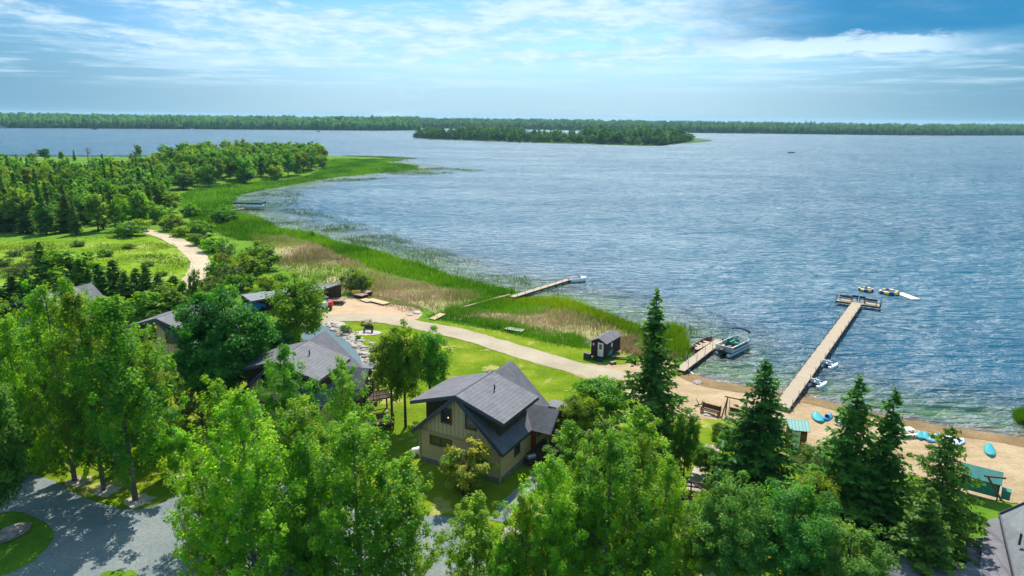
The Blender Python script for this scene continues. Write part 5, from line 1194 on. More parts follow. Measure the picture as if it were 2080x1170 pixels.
# T platform
m = MB(); m.box((.1, LD + .9, zA + .005), (6.6, 1.8, .08)); m.build('platform', M['deckwood'], rD)
m = MB(); m.box((.1, LD - .02, zA - .12), (6.7, .07, .26)); m.box((.1, LD + 1.82, zA - .12), (6.7, .07, .26)); m.box((3.43, LD + .9, zA - .12), (.06, 1.8, .26)); m.box((-3.23, LD + .9, zA - .12), (.06, 1.8, .26)); m.build('beam', M['darkwood'], rD)
for x in (-3.3, 3.5):
    for y in (LD + .1, LD + 1.8):
        m = MB(); m.tube((x, y, -1.5), (x, y, zA + 1.3), .04, .04, 6); m.build('post', M['dark'], rD)
def bench_on(x, y, w, nm, lab, mat, h=.45):
    root = empty(nm, (0, 0, 0), 0, lab, 'bench', 'benches on the dock platform')
    q = Matrix.Translation(rD.location) @ Matrix.Rotation(rD.rotation_euler.z, 4, 'Z') @ Vector((x, y, zA + .045)); root.location = q; root.rotation_euler = rD.rotation_euler
    m = MB(); m.box((0, 0, h), (w, .42, .07)); m.build('seat', mat, root)
    m = MB(); m.box((0, .22, h + .28), (w, .06, .36)); m.build('backrest', mat, root)
    for s in (-1, 1): m = MB(); m.box((s * (w / 2 - .12), 0, h / 2 - .02), (.08, .4, h - .06)); m.build('leg', M['darkwood'], root)
bench_on(-1.9, LD + .9, 2.0, 'bench', 'left red-brown bench on the dock platform', M['redwood'])
bench_on(2.0, LD + .75, 2.0, 'bench', 'right red-brown bench on the dock platform', M['redwood'])
bench_on(-.5, LD + 1.45, .95, 'bench', 'left dark blue chair at the middle of the dock platform', M['navy'], .55)
bench_on(.6, LD + 1.45, .95, 'bench', 'right dark blue chair at the middle of the dock platform', M['navy'], .55)
r2, L2 = dock('short_dock', onz(1381, 752, .55), onz(1462, 691, .55), 1.25, .55, 'short plank dock between the rowing boat and the pontoon boat', 5, ph=1.3)
m = MB(); m.tube((.5, L2 - .3, .6), (.5, L2 - .3, .95), .1, .12, 8); o = m.build('bollard', M['rubber'], r2)
r3, L3 = dock('narrow_dock', onz(1040, 603, .6), onz(1160, 566, .6), 1.1, .6, 'narrow wooden dock rising out of the reeds toward the white motorboat', 8, ph=.55)
# boardwalk through the reeds
def plank_path(name, px, w, z, label, mat, cat='boardwalk'):
    P = [G(x, y) for x, y in px]; m = MB(); o = P[0]
    for a, b in zip(P[:-1], P[1:]): m.bar((a[0] - o[0], a[1] - o[1], z), (b[0] - o[0], b[1] - o[1], z), w, .08)
    ob = m.build(name, mat); ob.location = o; return tag(ob, label, cat)
plank_path('boardwalk', [(905, 636), (950, 625), (990, 614), (1036, 603)], .5, .25, 'thin boardwalk crossing the green reeds to the narrow dock', M['oldwood'])
def boards_obj(name, pa, pb, w, z, th, label, mat, cat='dock section', grp=None, tilt=0.0):
    a, b = G(*pa), G(*pb); L = float(np.linalg.norm(b[:2] - a[:2])); rz = rot_from(a, b)
    root = empty(name, a, rz, label, cat, grp)
    m = MB(); m.box((L / 2, 0, z + th / 2), (L, w, .06), ry=-tilt); m.build('decking', mat, root)
    m = MB()
    for s in (-1, 1): m.box((L / 2, s * (w / 2 - .05), z + th / 2 - .14), (L * .98, .08, .2), ry=-tilt)
    for i in range(4): m.box((L * (i + .5) / 4, 0, z / 2 + .02), (.12, w * .8, max(.1, z + th / 2 - .2)))
    m.build('frame', M['darkwood'], root)
    return root
GD = 'dock sections stored ashore'
boards_obj('dock_section', (1028, 671), (1063, 677), 1.2, .25, .3, 'pale dock section lying at the reed edge by the lane', pbr('bleached_planks', (.5, .48, .46), .8), grp=GD)
boards_obj('dock_section', (877, 650), (900, 642), 1.2, .1, .3, 'tan ramp leading from the lawn into the reeds', M['newwood'], 'ramp', tilt=.08)
boards_obj('dock_section', (750, 611), (786, 620), 1.5, .15, .3, 'new tan dock section lying on the dirt yard', M['newwood'], grp=GD)
boards_obj('dock_section', (737, 610), (752, 615), 1.3, .1, .3, 'short tan dock section left of the longer one on the dirt', M['newwood'], grp=GD)
boards_obj('dock_section', (722, 603), (742, 607), 1.6, .5, .3, 'grey dock section stacked nearest the dirt yard', M['oldwood'], grp=GD)
boards_obj('dock_section', (733, 598), (752, 602), 1.6, .6, .3, 'grey dock section stacked behind, against the bushes', M['oldwood'], grp=GD)
for i, x in enumerate((720, 729)):
    p = G(x, 602); m = MB(); m.tube((-.35, 0, .75), (.35, 0, .75), .42, .42, 14); m.box((0, 0, .15), (.7, .6, .3)); o = m.build('yellow_float', M['kyellow']); o.location = p; tag(o, ('left' if i == 0 else 'right') + ' yellow float on the stacked dock sections', 'float')
# ---------------------------------------------------------------- boats
def hull_rings(L, W_, H_, n=9, bow=.55, k=10, transom=.85, flat=.5, sheer=.15):
    """rings along y from stern (0) to bow (L); open-topped section"""
    R_ = []
    for i in range(n):
        f = i / (n - 1); w = W_ / 2 * (transom + (1 - transom) * min(1, f / .35)) * (1 if f < bow else math.sqrt(max(0.004, 1 - ((f - bow) / (1 - bow)) ** 2)))
        zt = H_ * (1 + sheer * f * f * 2); zb = H_ * .5 * max(0, (f - .6) / .4) ** 2
        ring = []
        for j in range(k):
            a = math.pi * j / (k - 1); x = -math.cos(a); s_ = math.sin(a)
            ring.append((w * x * (.8 + .2 * (1 - s_)) if 0 else w * math.copysign(abs(x) ** .6, x), f * L, zt - (zt - zb) * s_ ** .55))
        R_.append(ring)
    return R_
def open_boat(name, P, rz, L, W_, H_, hullm, seatm, label, cat, nseat=3, motor=True, grp=None, inner=None, z=-.15):
    root = empty(name, (P[0], P[1], z), rz, label, cat, grp)
    R_ = hull_rings(L, W_, H_); m = MB(); m.loft(R_, closed=False, caps=False)
    m.add([v for v in R_[0]], [tuple(range(10))])
    ob = m.build('hull', hullm, root, True); sm = ob.modifiers.new('thick', 'SOLIDIFY'); sm.thickness = .05; sm.offset = 0
    m = MB(); m.slab([(-W_ * .40, .1, H_ * .35), (W_ * .40, .1, H_ * .35), (W_ * .42, L * .55, H_ * .35), (W_ * .22, L * .84, H_ * .35), (-W_ * .22, L * .84, H_ * .35), (-W_ * .42, L * .55, H_ * .35)], .05); m.build('floor', inner or seatm, root)
    for i in range(nseat):
        y = L * (.14 + .56 * i / max(1, nseat - 1)); m = MB(); m.box((0, y, H_ * .78), (W_ * .84 * (1 if y < L * .55 else .8), .34, .07)); m.build('seat', seatm, root)
    m = MB()
    for s in (0, -1): m.loft([[(r_[s][0] * k2, r_[s][1], r_[s][2] + dz) for k2, dz in ((1.03, 0), (1.03, .05), (.93, .05), (.93, 0))] for r_ in R_])
    m.build('gunwale', hullm, root)
    if motor:
        m = MB(); m.box((0, -.18, H_ + .22), (.3, .38, .42)); m.box((0, -.2, H_ * .4), (.12, .16, H_ * 1.1)); m.build('outboard_motor', M['dark'], root, bevel=.04)
    return root
# boat beside the short dock
a, b = onz(1409, 712, .2), onz(1443, 692, .2)
open_boat('rowing_boat', a, rot_from(a, b) - math.pi / 2, float(np.linalg.norm(b - a)) + .6, 1.55, .62, M['maroon'], M['vinyl'], 'open maroon fishing boat with tan seats on the left side of the short dock', 'boat', 4)
# runabout
a, b = onz(1156, 571, .2), onz(1187, 569, .2)
rb = open_boat('motorboat', a, rot_from(a, b) - math.pi / 2, float(np.linalg.norm(b - a)) + .3, 2.0, .85, M['white'], M['white'], 'white motorboat moored at the tip of the narrow dock', 'boat', 2, False)
m = MB(); m.slab([(-.75, 2.0, 1.35), (.75, 2.0, 1.35), (.7, 2.35, .9), (-.7, 2.35, .9)], .04); m.build('windscreen', M['glass'], rb)
m = MB(); Lb = float(np.linalg.norm(b - a)) + .3; m.slab([(-.85, 2.3, .86), (.85, 2.3, .86), (.6, Lb * .8, .98), (.1, Lb * .97, 1.05), (-.1, Lb * .97, 1.05), (-.6, Lb * .8, .98)], -.05); m.build('foredeck', M['white'], rb)
m = MB(); m.box((0, -.15, .7), (.5, .4, .5)); m.build('outboard_motor', M['dark'], rb, bevel=.05)
# pontoon boat
def pontoon():
    a, b = onz(1478, 716, .2), onz(1507, 702, .2)
    rz = rot_from(a, b) - math.pi / 2; L, W_ = 6.4, 2.5
    f = onz(1487, 708, .4); d = np.array([-math.sin(rz), math.cos(rz)]); p = f[:2] - d * L * .45
    root = empty('pontoon_boat', (p[0], p[1], 0), rz, 'grey pontoon boat with a navy bimini top moored right of the short dock', 'boat')
    for s in (-1, 1):
        m = MB(); rings = []
        for i, (y, r_) in enumerate(((0, .27), (.1, .32), (L - 1.0, .32), (L - .4, .24), (L, .04))):
            rings.append([(s * .85 + math.cos(q * math.pi / 6) * r_, y, .18 + math.sin(q * math.pi / 6) * r_ + (.12 if y > L - .5 else 0)) for q in range(12)])
        m.loft(rings); m.build('pontoon', M['alu'], root, True)
    m = MB(); m.box((0, L / 2, .56), (W_, L - .3, .1)); m.build('deck', M['dark'], root)
    m = MB(); h = .72; z = .61 + h / 2
    x = W_ / 2 - .05
    ring = [(-x, .4), (x, .4), (x, L - 1.1), (x - .45, L - .35), (-x + .45, L - .35), (-x, L - 1.1)]
    for i in range(6):
        if i == 3: continue
        p0, p1 = ring[i], ring[(i + 1) % 6]; m.bar((*p0, z), (*p1, z), .05, h)
    fe = m.build('side_panel', M['alu'], root)
    m = MB()
    for i in range(6): p0, p1 = ring[i], ring[(i + 1) % 6]; m.bar((*p0, .61 + h + .03), (*p1, .61 + h + .03), .07, .06)
    m.build('rail', M['white'], root)
    m = MB(); m.bar((x + .03, 1.0, z + .1), (x + .03, L - 1.6, z + .1), .02, .22); m.bar((-x - .03, 1.0, z + .1), (-x - .03, L - 1.6, z + .1), .02, .22); m.build('stripe', M['dark'], fe)
    for (sx, y, l, mt) in ((-.9, 1.3, 1.5, 'vinyl'), (.9, 1.3, 1.5, 'white'), (-.9, 4.4, 1.3, 'greens'), (.9, 4.5, 1.2, 'white')):
        m = MB(); m.box((sx, y, .82), (.55, l, .38)); m.box((sx * 1.22, y, 1.1), (.14, l, .5)); m.build('bench_seat', M[mt], root, bevel=.04)
    m = MB(); m.box((.55, 3.0, 1.0), (.6, .5, .8)); m.slab([(.3, 3.2, 1.4), (.8, 3.2, 1.4), (.8, 3.3, 1.75), (.3, 3.3, 1.75)], .03); m.build('console', M['greens'], root)
    m = MB(); m.box((.55, 2.3, 1.0), (.5, .5, .14)); m.box((.55, 2.08, 1.25), (.5, .1, .5)); m.tube((.55, 2.3, .6), (.55, 2.3, .95), .06, .06, 8); m.build('captain_seat', M['dark'], root, bevel=.03)
    m = MB(); ya, yb = 5.2, 4.4
    # folded-narrow bimini: curved navy bow across the beam
    rings = []
    for i in range(11):
        f_ = i / 10 * 2 - 1; xx = f_ * (W_ / 2 + .02); zz = 2.75 - .32 * f_ ** 4
        rings.append([(xx, ya + .25, zz - .03), (xx, ya + .25, zz + .09), (xx, ya - .25, zz + .09), (xx, ya - .25, zz - .03)])
    m.loft(rings); cv = m.build('bimini', M['navy'], root, True)
    m = MB()
    for s in (-1, 1): m.tube((s * x, 3.9, 1.35), (s * (W_ / 2), ya, 2.45), .02, .02, 6); m.tube((s * x, 4.9, 1.35), (s * (W_ / 2), ya, 2.45), .02, .02, 6)
    m.build('frame', M['alu'], cv)
    m = MB(); m.box((0, -.1, .75), (.45, .6, .65)); m.box((0, -.1, .3), (.2, .3, .6)); m.build('outboard_motor', M['dark'], root, bevel=.05)
pontoon()
def pedal_boat(px, py, label):
    P = onz(px, py, .2); a = onz(px - 20, py + 8, .2); b = onz(px + 17, py - 9, .2)
    rz = rot_from(onz(1644, 782, .2), onz(1667, 770, .2)) - math.pi / 2
    root = empty('pedal_boat', (P[0], P[1], 0), rz, label, 'pedal boat', 'pedal boats tied to the long dock')
    for s in (-1, 1):
        m = MB(); R_ = []
        for y, w, t_ in ((-1.15, .16, .3), (-1.0, .24, .38), (.6, .25, .38), (1.0, .16, .44), (1.3, .03, .5)):
            R_.append([(s * .62 - w, y, .34), (s * .62 - w, y, -.05), (s * .62 + w, y, -.05), (s * .62 + w, y, .34), (s * .62, y, t_)])
        m.loft(R_); m.build('hull', M['white'], root, False, .03)
    m = MB(); m.box((0, .1, .30), (1.0, 1.3, .10)); m.build('deck', M['navy'], root)
    for s in (-1, 1):
        m = MB(); m.box((s * .32, -.25, .45), (.5, .5, .16)); m.box((s * .32, -.55, .68), (.5, .12, .55)); m.build('seat', M['white'], root, bevel=.04)
    m = MB(); m.box((0, .5, .45), (.9, .25, .25)); m.build('pedal_box', M['blue'], root, bevel=.03)
    return root
pedal_boat(1683, 741, 'pedal boat tied farther out along the long dock')
pedal_boat(1659, 779, 'pedal boat tied closer to the beach along the long dock')
def ring_float(px, py, Rr, r_, label, ph, mat_in=None):
    P = onz(px, py, .3); root = empty('inflatable_ring', (P[0], P[1], 0), ph, label, 'inflatable', 'blue and yellow inflatable rings off the dock')
    n = 12
    for k, (mt, nm) in enumerate((('yellow', 'yellow_panel'), ('blue', 'blue_panel'))):
        for i in range(6):
            m = MB(); a0 = (i * 2 + k) * math.pi / 6; rings = []
            for q in range(5):
                a = a0 + q / 4 * math.pi / 6; c = Vector((math.cos(a), math.sin(a), 0))
                rings.append([c * (Rr + math.cos(w * math.pi / 6) * r_) + Vector((0, 0, .28 + math.sin(w * math.pi / 6) * r_)) for w in range(12)])
            m.loft(rings, caps=False); m.build(nm, M[mt], root, True)
    m = MB(); m.tube((0, 0, .34), (0, 0, .37), Rr - .1, Rr - .1, 24); m.build('trampoline_bed', M['dark'], root)
    return root
ring_float(1759, 588, 1.05, .34, 'left smaller blue and yellow inflatable ring off the dock end', .3)
ring_float(1806, 593, 1.4, .36, 'right larger blue and yellow inflatable ring beside the cream mat', .55)
a, b = onz(1826, 596, .1), onz(1861, 609, .1); rz = rot_from(a, b); L = float(np.linalg.norm(b - a))
c = onz(1843, 602, .1); m = MB(); m.box((0, 0, .12), (L, 1.7, .22)); o = m.build('floating_mat', M['cream'], None, bevel=.08); o.location = (c[0], c[1], 0); o.rotation_euler = (0, 0, rz); tag(o, 'cream floating mat stretched behind the inflatable ring', 'floating mat')
# kayaks
def kayak(P, rz, L, W_, mat, label, open_=False, grp='kayaks and small boats on the beach', nm='kayak', upside=False, H_=.34, z=None, cat='kayak'):
    rz = rz - math.atan2(P[0], P[1]); root = empty(nm, P, rz, label, cat, grp)
    m = MB(); R_ = []; n = 13
    for i in range(n):
        f = i / (n - 1) * 2 - 1; w = W_ / 2 * math.sqrt(max(.003, 1 - abs(f) ** 2.3)); h = H_ * (.75 + .5 * f * f)
        R_.append([(w * math.cos(q * math.pi / 5), f * L / 2, (h * .5 + h * .5 * math.sin(q * math.pi / 5) * (.85 if q in (1, 2, 3, 4) else 1)) + .02) for q in range(10)])
    m.loft(R_); m.build('hull', mat, root, True)
    if open_:
        m = MB(); rings = []
        m.slab([(math.cos(q * math.pi / 8) * W_ * .3, math.sin(q * math.pi / 8) * L * .17, H_ * .99) for q in range(16)], -.04); m.build('cockpit', M['dark'], root)
        m = MB(); m.box((0, -L * .1, H_ + .1), (.36, .08, .26)); m.build('backrest', M['rubber'], root)
    return root
kayak(G(1661, 851), .25, 2.6, 1.15, M['aqua'], 'large turquoise canoe-like boat at the left end of the beach row', False)
kayak(G(1680, 851), -.3, 2.0, .8, M['kblue'], 'blue kayak right beside the large turquoise boat', True)
kayak(G(1705, 853), -.2, 2.2, .8, M['aqua'], 'turquoise kayak showing through the spruce branches', True)
kayak(G(1711, 863), .8, 2.0, .7, M['kblue'], 'blue kayak showing low through the spruce branches', False)
kayak(G(1742, 861), .1, 2.0, .8, pbr('green_plastic', (.1, .5, .3), .35), 'green kayak behind the spruce', True)
kayak(G(1757, 864), -.4, 2.2, .7, M['kyellow'], 'yellow kayak between the two narrow spruces', True)
kayak(G(1768, 862), -.2, 2.2, .7, pbr('pink_plastic', (.7, .5, .4), .35), 'pale pink kayak between the two narrow spruces', False)
kayak(G(1805, 874), -1.1, 2.2, .7, M['orangep'], 'orange kayak behind the right narrow spruce', True)
kayak(G(1868, 888), .1, 1.9, .85, M['aqua'], 'first turquoise boat of the row behind the wide pine', False)
kayak(G(1881, 890), .15, 1.9, .85, M['aqua'], 'second turquoise boat of the row behind the wide pine', False)
kayak(G(1896, 893), -.35, 2.5, 1.15, pbr('pale_blue_plastic', (.25, .5, .7), .3), 'blue and white boat in the middle of the row behind the pine', True)
kayak(G(1922, 896), -.3, 2.1, .9, M['white'], 'white kayak half hidden by the pine top', True)
kayak(G(1941, 901), -.5, 2.3, 1.1, pbr('white_blue_plastic', (.55, .68, .8), .3), 'white-blue boat at the right end of the row behind the pine', False)
kayak(G(2010, 918), .12, 2.9, .95, M['aqua'], 'lone turquoise canoe lying on open sand at far right', False, nm='canoe', cat='canoe')
# picnic table
def picnic(px, py, label, rz=.2, s=1.0, mat='whitep'):
    P = G(px, py); root = empty('picnic_table', P, rz, label, 'picnic table'); root.scale = (s, s, s)
    m = MB(); m.box((0, 0, .74), (1.8, .75, .05)); m.build('table_top', M[mat], root)
    for y in (-.68, .68): m = MB(); m.box((0, y, .45), (1.8, .26, .05)); m.build('seat', M[mat], root)
    for x in (-.65, .65):
        m = MB(); m.bar((x, -.3, .72), (x, -.7, 0), .08); m.bar((x, .3, .72), (x, .7, 0), .08); m.bar((x, -.72, .4), (x, .72, .4), .08); m.build('leg', M['darkwood'], root)
picnic(1836, 885, 'pale picnic table on the beach right of the narrow spruces')
picnic(745, 659, 'weathered picnic table on the lawn by the lane near the pond', .5, .9, 'oldwood')
# swing
def swing():
    P = G(1493, 852); root = empty('beach_swing', P, rot_from(G(1478, 848), G(1512, 856)), 'log A-frame swing on the sand left of the broad spruce', 'swing')
    for s in (-1, 1):
        m = MB(); m.tube((s * 1.25, -.75, 0), (s * .95, 0, 2.3), .07, .06, 8); m.tube((s * 1.25, .75, 0), (s * .95, 0, 2.3), .07, .06, 8); m.tube((s * 1.18, -.4, 1.0), (s * 1.18, .4, 1.0), .05, .05, 8); m.build('leg_frame', M['redwood'], root, True)
    m = MB(); m.tube((-1.25, 0, 2.32), (1.25, 0, 2.32), .07, .07, 8); m.build('beam', M['redwood'], root, True)
    m = MB(); m.box((0, 0, .55), (1.4, .5, .07)); se = m.build('seat', M['redwood'], root)
    m = MB(); m.box((0, .27, .9), (1.4, .06, .5)); m.build('backrest', M['redwood'], se)
    for s in (-1, 1): m = MB(); m.tube((s * .65, .2, .55), (s * .75, 0, 2.3), .015, .015, 5); m.tube((s * .65, -.2, .55), (s * .75, 0, 2.3), .015, .015, 5); m.build('chain', M['dark'], root)
swing()
P = G(1442, 842); rzb = rot_from(G(1425, 836), G(1460, 846)); root = empty('log_bench', P, rzb, 'long dark red log bench with a high back on the sand', 'bench')
m = MB(); m.box((0, 0, .45), (2.1, .5, .1)); m.build('seat', M['redwood'], root)
m = MB()
for k in range(3): m.tube((-1.05, .3 + k * .03, .62 + k * .17), (1.05, .3 + k * .03, .62 + k * .17), .09, .09, 8)
m.build('backrest', M['redwood'], root, True)
for s in (-1, 1): m = MB(); m.tube((s * .95, .25, 0), (s * .95, .42, 1.1), .09, .08, 8); m.tube((s * .95, -.2, 0), (s * .95, -.2, .7), .08, .08, 8); m.build('leg', M['redwood'], root, True)
P = G(1420, 826); m = MB(); rg = np.random.default_rng(3)
m.tube((-.5, 0, .1), (.6, .1, .35), .08, .05, 7); m.tube((0, 0, .2), (-.35, .3, .9), .06, .02, 6); m.tube((.2, 0, .25), (.5, .3, .75), .05, .02, 6); o = m.build('driftwood', M['redwood'], None, True); o.location = P; tag(o, 'branched driftwood stump left of the log bench', 'driftwood')
# footbridge rail
P = G(1402, 1010); root = empty('wooden_footbridge', P, rot_from(G(1388, 1003), G(1418, 1008)), 'small red-brown wooden footbridge with rails between the lower trees', 'footbridge')
m = MB(); m.box((0, 0, .15), (1.3, 1.6, .1)); m.build('decking', M['redwood'], root)
for y in (-.8, .8):
    m = MB(); m.bar((-.95, y, .55), (.95, y, .55), .07, .12); m.bar((-.95, y, .95), (.95, y, .95), .07, .14)
    for x in (-.9, 0, .9): m.box((x, y, .5), (.11, .11, 1.05))
    m.build('railing', M['redwood'], root)
# pads, planks and stones
P = G(748, 677); m = MB(); m.slab([(math.cos(a_ * .52) * 1.9, math.sin(a_ * .52) * 1.2, .09) for a_ in range(12)], .2); o = m.build('stone_pad', M['palerock'], None); o.location = P; tag(o, 'flat stone pad under the lone bench on the lawn', 'stone pad')
root = empty('lawn_bench', G(748, 676, .1), -.35, 'lone grey garden bench facing the pond on its stone pad', 'bench')
m = MB(); m.box((0, 0, .45), (1.5, .45, .06)); m.build('seat', M['dark'], root); m = MB(); m.box((-.0, .24, .75), (1.5, .06, .5)); m.build('backrest', M['dark'], root)
for s in (-1, 1): m = MB(); m.box((s * .65, 0, .21), (.07, .42, .42)); m.build('leg', M['dark'], root)
for (x1, y1, x2, y2, w, lab) in ((1242, 728, 1278, 730, .5, 'pale wooden plank bench lying right of the plum hut'), (1240, 741, 1250, 739, .4, 'small pale plank pile on the sand below the plank bench')):
    a, b = G(x1, y1), G(x2, y2); L = float(np.linalg.norm(b - a)); root = empty('plank_bench', a, rot_from(a, b), lab, 'bench' if L > 1.5 else 'plank pile')
    m = MB(); m.box((L / 2, 0, .3), (L, w, .14)); m.build('plank', M['oldwood'], root)
    for f in (.12, .88): m = MB(); m.box((L * f, 0, .1), (.25, w * .8, .24)); m.build('support', M['darkwood'], root)
def rockmesh(seed, mat):
    rg = np.random.default_rng(seed); m = MB(); R_ = []
    for zz, rr in ((-.2, .8), (.15, 1.0), (.45, .85), (.66, .45)):
        R_.append([(math.cos(2 * math.pi * k / 8) * rr * rg.uniform(.75, 1.15), math.sin(2 * math.pi * k / 8) * rr * rg.uniform(.75, 1.15), zz * rg.uniform(.85, 1.15)) for k in range(8)])
    m.loft(R_); return mesh_from('rock', m.V, m.F, mat, False)
ROCKS = [rockmesh(1, M['rock']), rockmesh(2, M['palerock']), rockmesh(3, M['rock']), rockmesh(4, M['palerock'])]
rg = np.random.default_rng(77); ring = densify(list(POND), .62); cnt = 0
for i, q in enumerate(ring):
    s = G(*proj((q[0], q[1], .6)))
    px, py = proj((q[0], q[1], .6))
    if py > 772 or px < 618: continue
    right = px > 672
    for _ in range(7 if right else 1):
        if cnt > 270: break
        d = np.array([q[0], q[1]]) - POND.mean(0); d /= np.linalg.norm(d); w = rg.uniform(.0, 3.2 if right else .8); x, y = q[0] + d[0] * w + rg.normal(0, .25), q[1] + d[1] * w + rg.normal(0, .25)
        z = float(hgt(np.array([x]), np.array([y]))[0]); s_ = rg.uniform(.14, .38) * (1 if rg.uniform() > .15 else 1.6)
        o = link('boulder', ROCKS[rg.integers(0, 4)]); o.location = (x, y, z + .02); o.scale = (s_ * rg.uniform(.8, 1.2), s_, s_ * rg.uniform(.6, .9)); o.rotation_euler = (0, 0, rg.uniform(0, 6)); cnt += 1
        tag(o, 'tan and grey boulder in the rocky bank on the far side of the pond' if not right else 'tan and grey boulder in the wide rocky bank between the pond and the lawn', 'boulder', 'boulders around the pond')
for (x, y, s, lab) in ((1437, 843, .5, 'grey boulder in front of the log bench'), (1446, 845, .35, 'small grey rock in front of the log bench'), (1478, 852, .45, 'pale boulder at the left foot of the beach swing'), (1318, 712, .5, 'pale boulder on the sand at the reed end left of the tallest spruce'), (1192, 697, .6, 'tan boulder at the reed edge behind the plum hut'), (1202, 700, .4, 'smaller tan rock behind the plum hut'), (20, 1087, 1.1, 'pale rock heap at the shaded lawn on the far left'), (1418, 778, .7, 'flat grey slab lying in the shallows near the tallest spruce'),
                       (833, 640, .6, 'pale rock heap at the end of the dirt yard'), (847, 636, .8, 'larger pale rock heap at the end of the dirt yard by the reeds')):
    o = link('boulder', ROCKS[int(x) % 4]); o.location = G(x, y); o.scale = (s * 1.3, s, s * .6); o.rotation_euler = (0, 0, x); tag(o, lab, 'boulder')
M['blueg'] = M['mulch']
for x, y, r_ in ((275, 1018, 1.0), (211, 998, .9), (152, 978, .9), (357, 973, .85), (505, 935, .9), (446, 930, .8)):
    p = G(x + 8, y, 0); m = []; a = [(p[0] + math.cos(k * .4) * r_ * (1.1 + .3 * math.sin(k * 2.3 + x)), p[1] + math.sin(k * .4) * r_ * (1 + .25 * math.sin(k * 1.7 + y))) for k in range(16)]
    drape_poly('stone_mulch_ring', a, .05, M['mulch'], .6)
P = G(1040, 1095); a = [(P[0] + math.cos(k * .4) * .9, P[1] + math.sin(k * .4) * 1.6) for k in range(16)]; drape_poly('stone_mulch_ring', a, .1, M['mulch'], .6)
# skid loader
def loader():
    P = G(660, 629); root = empty('skid_loader', P, rot_from(G(645, 627), G(675, 627)) , 'small red and white skid loader parked on the grass by the dirt yard', 'skid loader')
    m = MB(); m.box((.35, 0, .75), (1.5, 1.2, .85)); m.build('body', M['white'], root, bevel=.05)
    m = MB(); m.box((.95, 0, .95), (.65, 1.24, .95)); m.build('engine_cover', pbr('red_paint', (.6, .05, .03), .4), root, bevel=.06)
    m = MB(); 
    for x in (-.55, .5):
        for y in (-.5, .5): m.bar((x, y, 1.1), (x * .9, y * .95, 2.0), .07)
    m.box((-.02, 0, 2.03), (1.25, 1.15, .08)); m.build('cab', M['dark'], root)
    m = MB()
    for s in (-1, 1): m.bar((.9, s * .68, 1.5), (-1.0, s * .68, .8), .12, .16); m.bar((-1.0, s * .68, .85), (-1.35, s * .68, .3), .1, .14)
    m.build('lift_arm', M['whitep'], root)
    m = MB(); m.slab([(-1.9, -.85, .08), (-1.3, -.85, .05), (-1.3, .85, .05), (-1.9, .85, .08)], .05); m.slab([(-1.3, -.85, .05), (-1.25, -.85, .6), (-1.25, .85, .6), (-1.3, .85, .05)], .05); m.build('bucket', M['dark'], root)
    for x in (-.45, .75):
        for y in (-.72, .72):
            m = MB(); m.tube((x, y - .13, .4), (x, y + .13, .4), .4, .4, 16); wh = m.build('wheel', M['rubber'], root)
            m = MB(); m.tube((x, y - .14, .4), (x, y + .14, .4), .18, .18, 12); m.build('rim', M['whitep'], wh)
loader()
plant_tree('mbush', 2, 'bush', 705, 676, 664, 26, 'low bush among the boulders at the pond corner', 'bush')
plant_tree('mbush', 0, 'bush', 697, 670, 660, 18, 'small yellow-green bush among the pond boulders', 'bush')
plant_tree('mbush', 1, 'bush', 728, 690, 680, 14, 'small dark shrub at the lawn edge of the pond boulders', 'bush')
# parked boat on a trailer and a blue quad under the carport
P = G(560, 618); open_boat('stored_boat', P, .9, 4.6, 1.7, .7, M['alu'], M['vinyl'], 'grey open boat stored under the long carport roof', 'boat', 3, True, z=P[2] + .5)
def car(P, rz, mat, label):
    root = empty('parked_car', P, rz, label, 'car')
    m = MB(); prof = [(-2.1, .35), (-2.15, .8), (-1.5, .95), (-.9, 1.42), (.7, 1.45), (1.5, 1.0), (2.1, .9), (2.15, .35)]
    m.loft([[(x, y, z) for x, z in prof] for y in (-.85, .85)]); m.build('body', mat, root, bevel=.08)
    m = MB(); m.slab([(-1.35, -.70, 1.06), (-1.35, .70, 1.06), (-.88, .66, 1.455), (-.88, -.66, 1.455)], .03); m.build('rear_window', M['glass'], root); m = MB(); m.slab([(.76, -.66, 1.455), (.76, .66, 1.455), (1.45, .70, 1.08), (1.45, -.70, 1.08)], -.03); m.build('windscreen', M['glass'], root)
    for x in (-1.35, 1.35):
        for y in (-.8, .8): m = MB(); m.tube((x, y - .1, .33), (x, y + .12, .33), .33, .33, 16); m.build('wheel', M['rubber'], root)
car(G(513, 634), 1.2, M['kblue'], 'blue vehicle glimpsed through leaves before the carport')
# propane tank by the cabin wall
P = G(851, 925); root = empty('gas_tank', P, .5, 'white gas tank at the left wall of the tan cabin', 'gas tank')
m = MB(); R_ = []
for x, r_ in ((-.75, .05), (-.7, .22), (-.55, .32), (.55, .32), (.7, .22), (.75, .05)): R_.append([(x, math.cos(k * math.pi / 6) * r_, .55 + math.sin(k * math.pi / 6) * r_) for k in range(12)])
m.loft(R_); m.build('tank', M['white'], root, True); m = MB(); m.box((-.4, 0, .15), (.1, .5, .3)); m.box((.4, 0, .15), (.1, .5, .3)); m.build('foot', M['dark'], root)
# grill by the entrance
P = G(1078, 945); root = empty('barbecue_grill', P, .5, 'dark barbecue grill outside the red door of the tan cabin', 'grill')
m = MB(); m.box((0, 0, .45), (.8, .5, .6)); m.build('cart', M['dark'], root); m = MB(); m.tube((-.4, 0, .85), (.4, 0, .85), .26, .26, 12); m.build('lid', M['steel'], root)
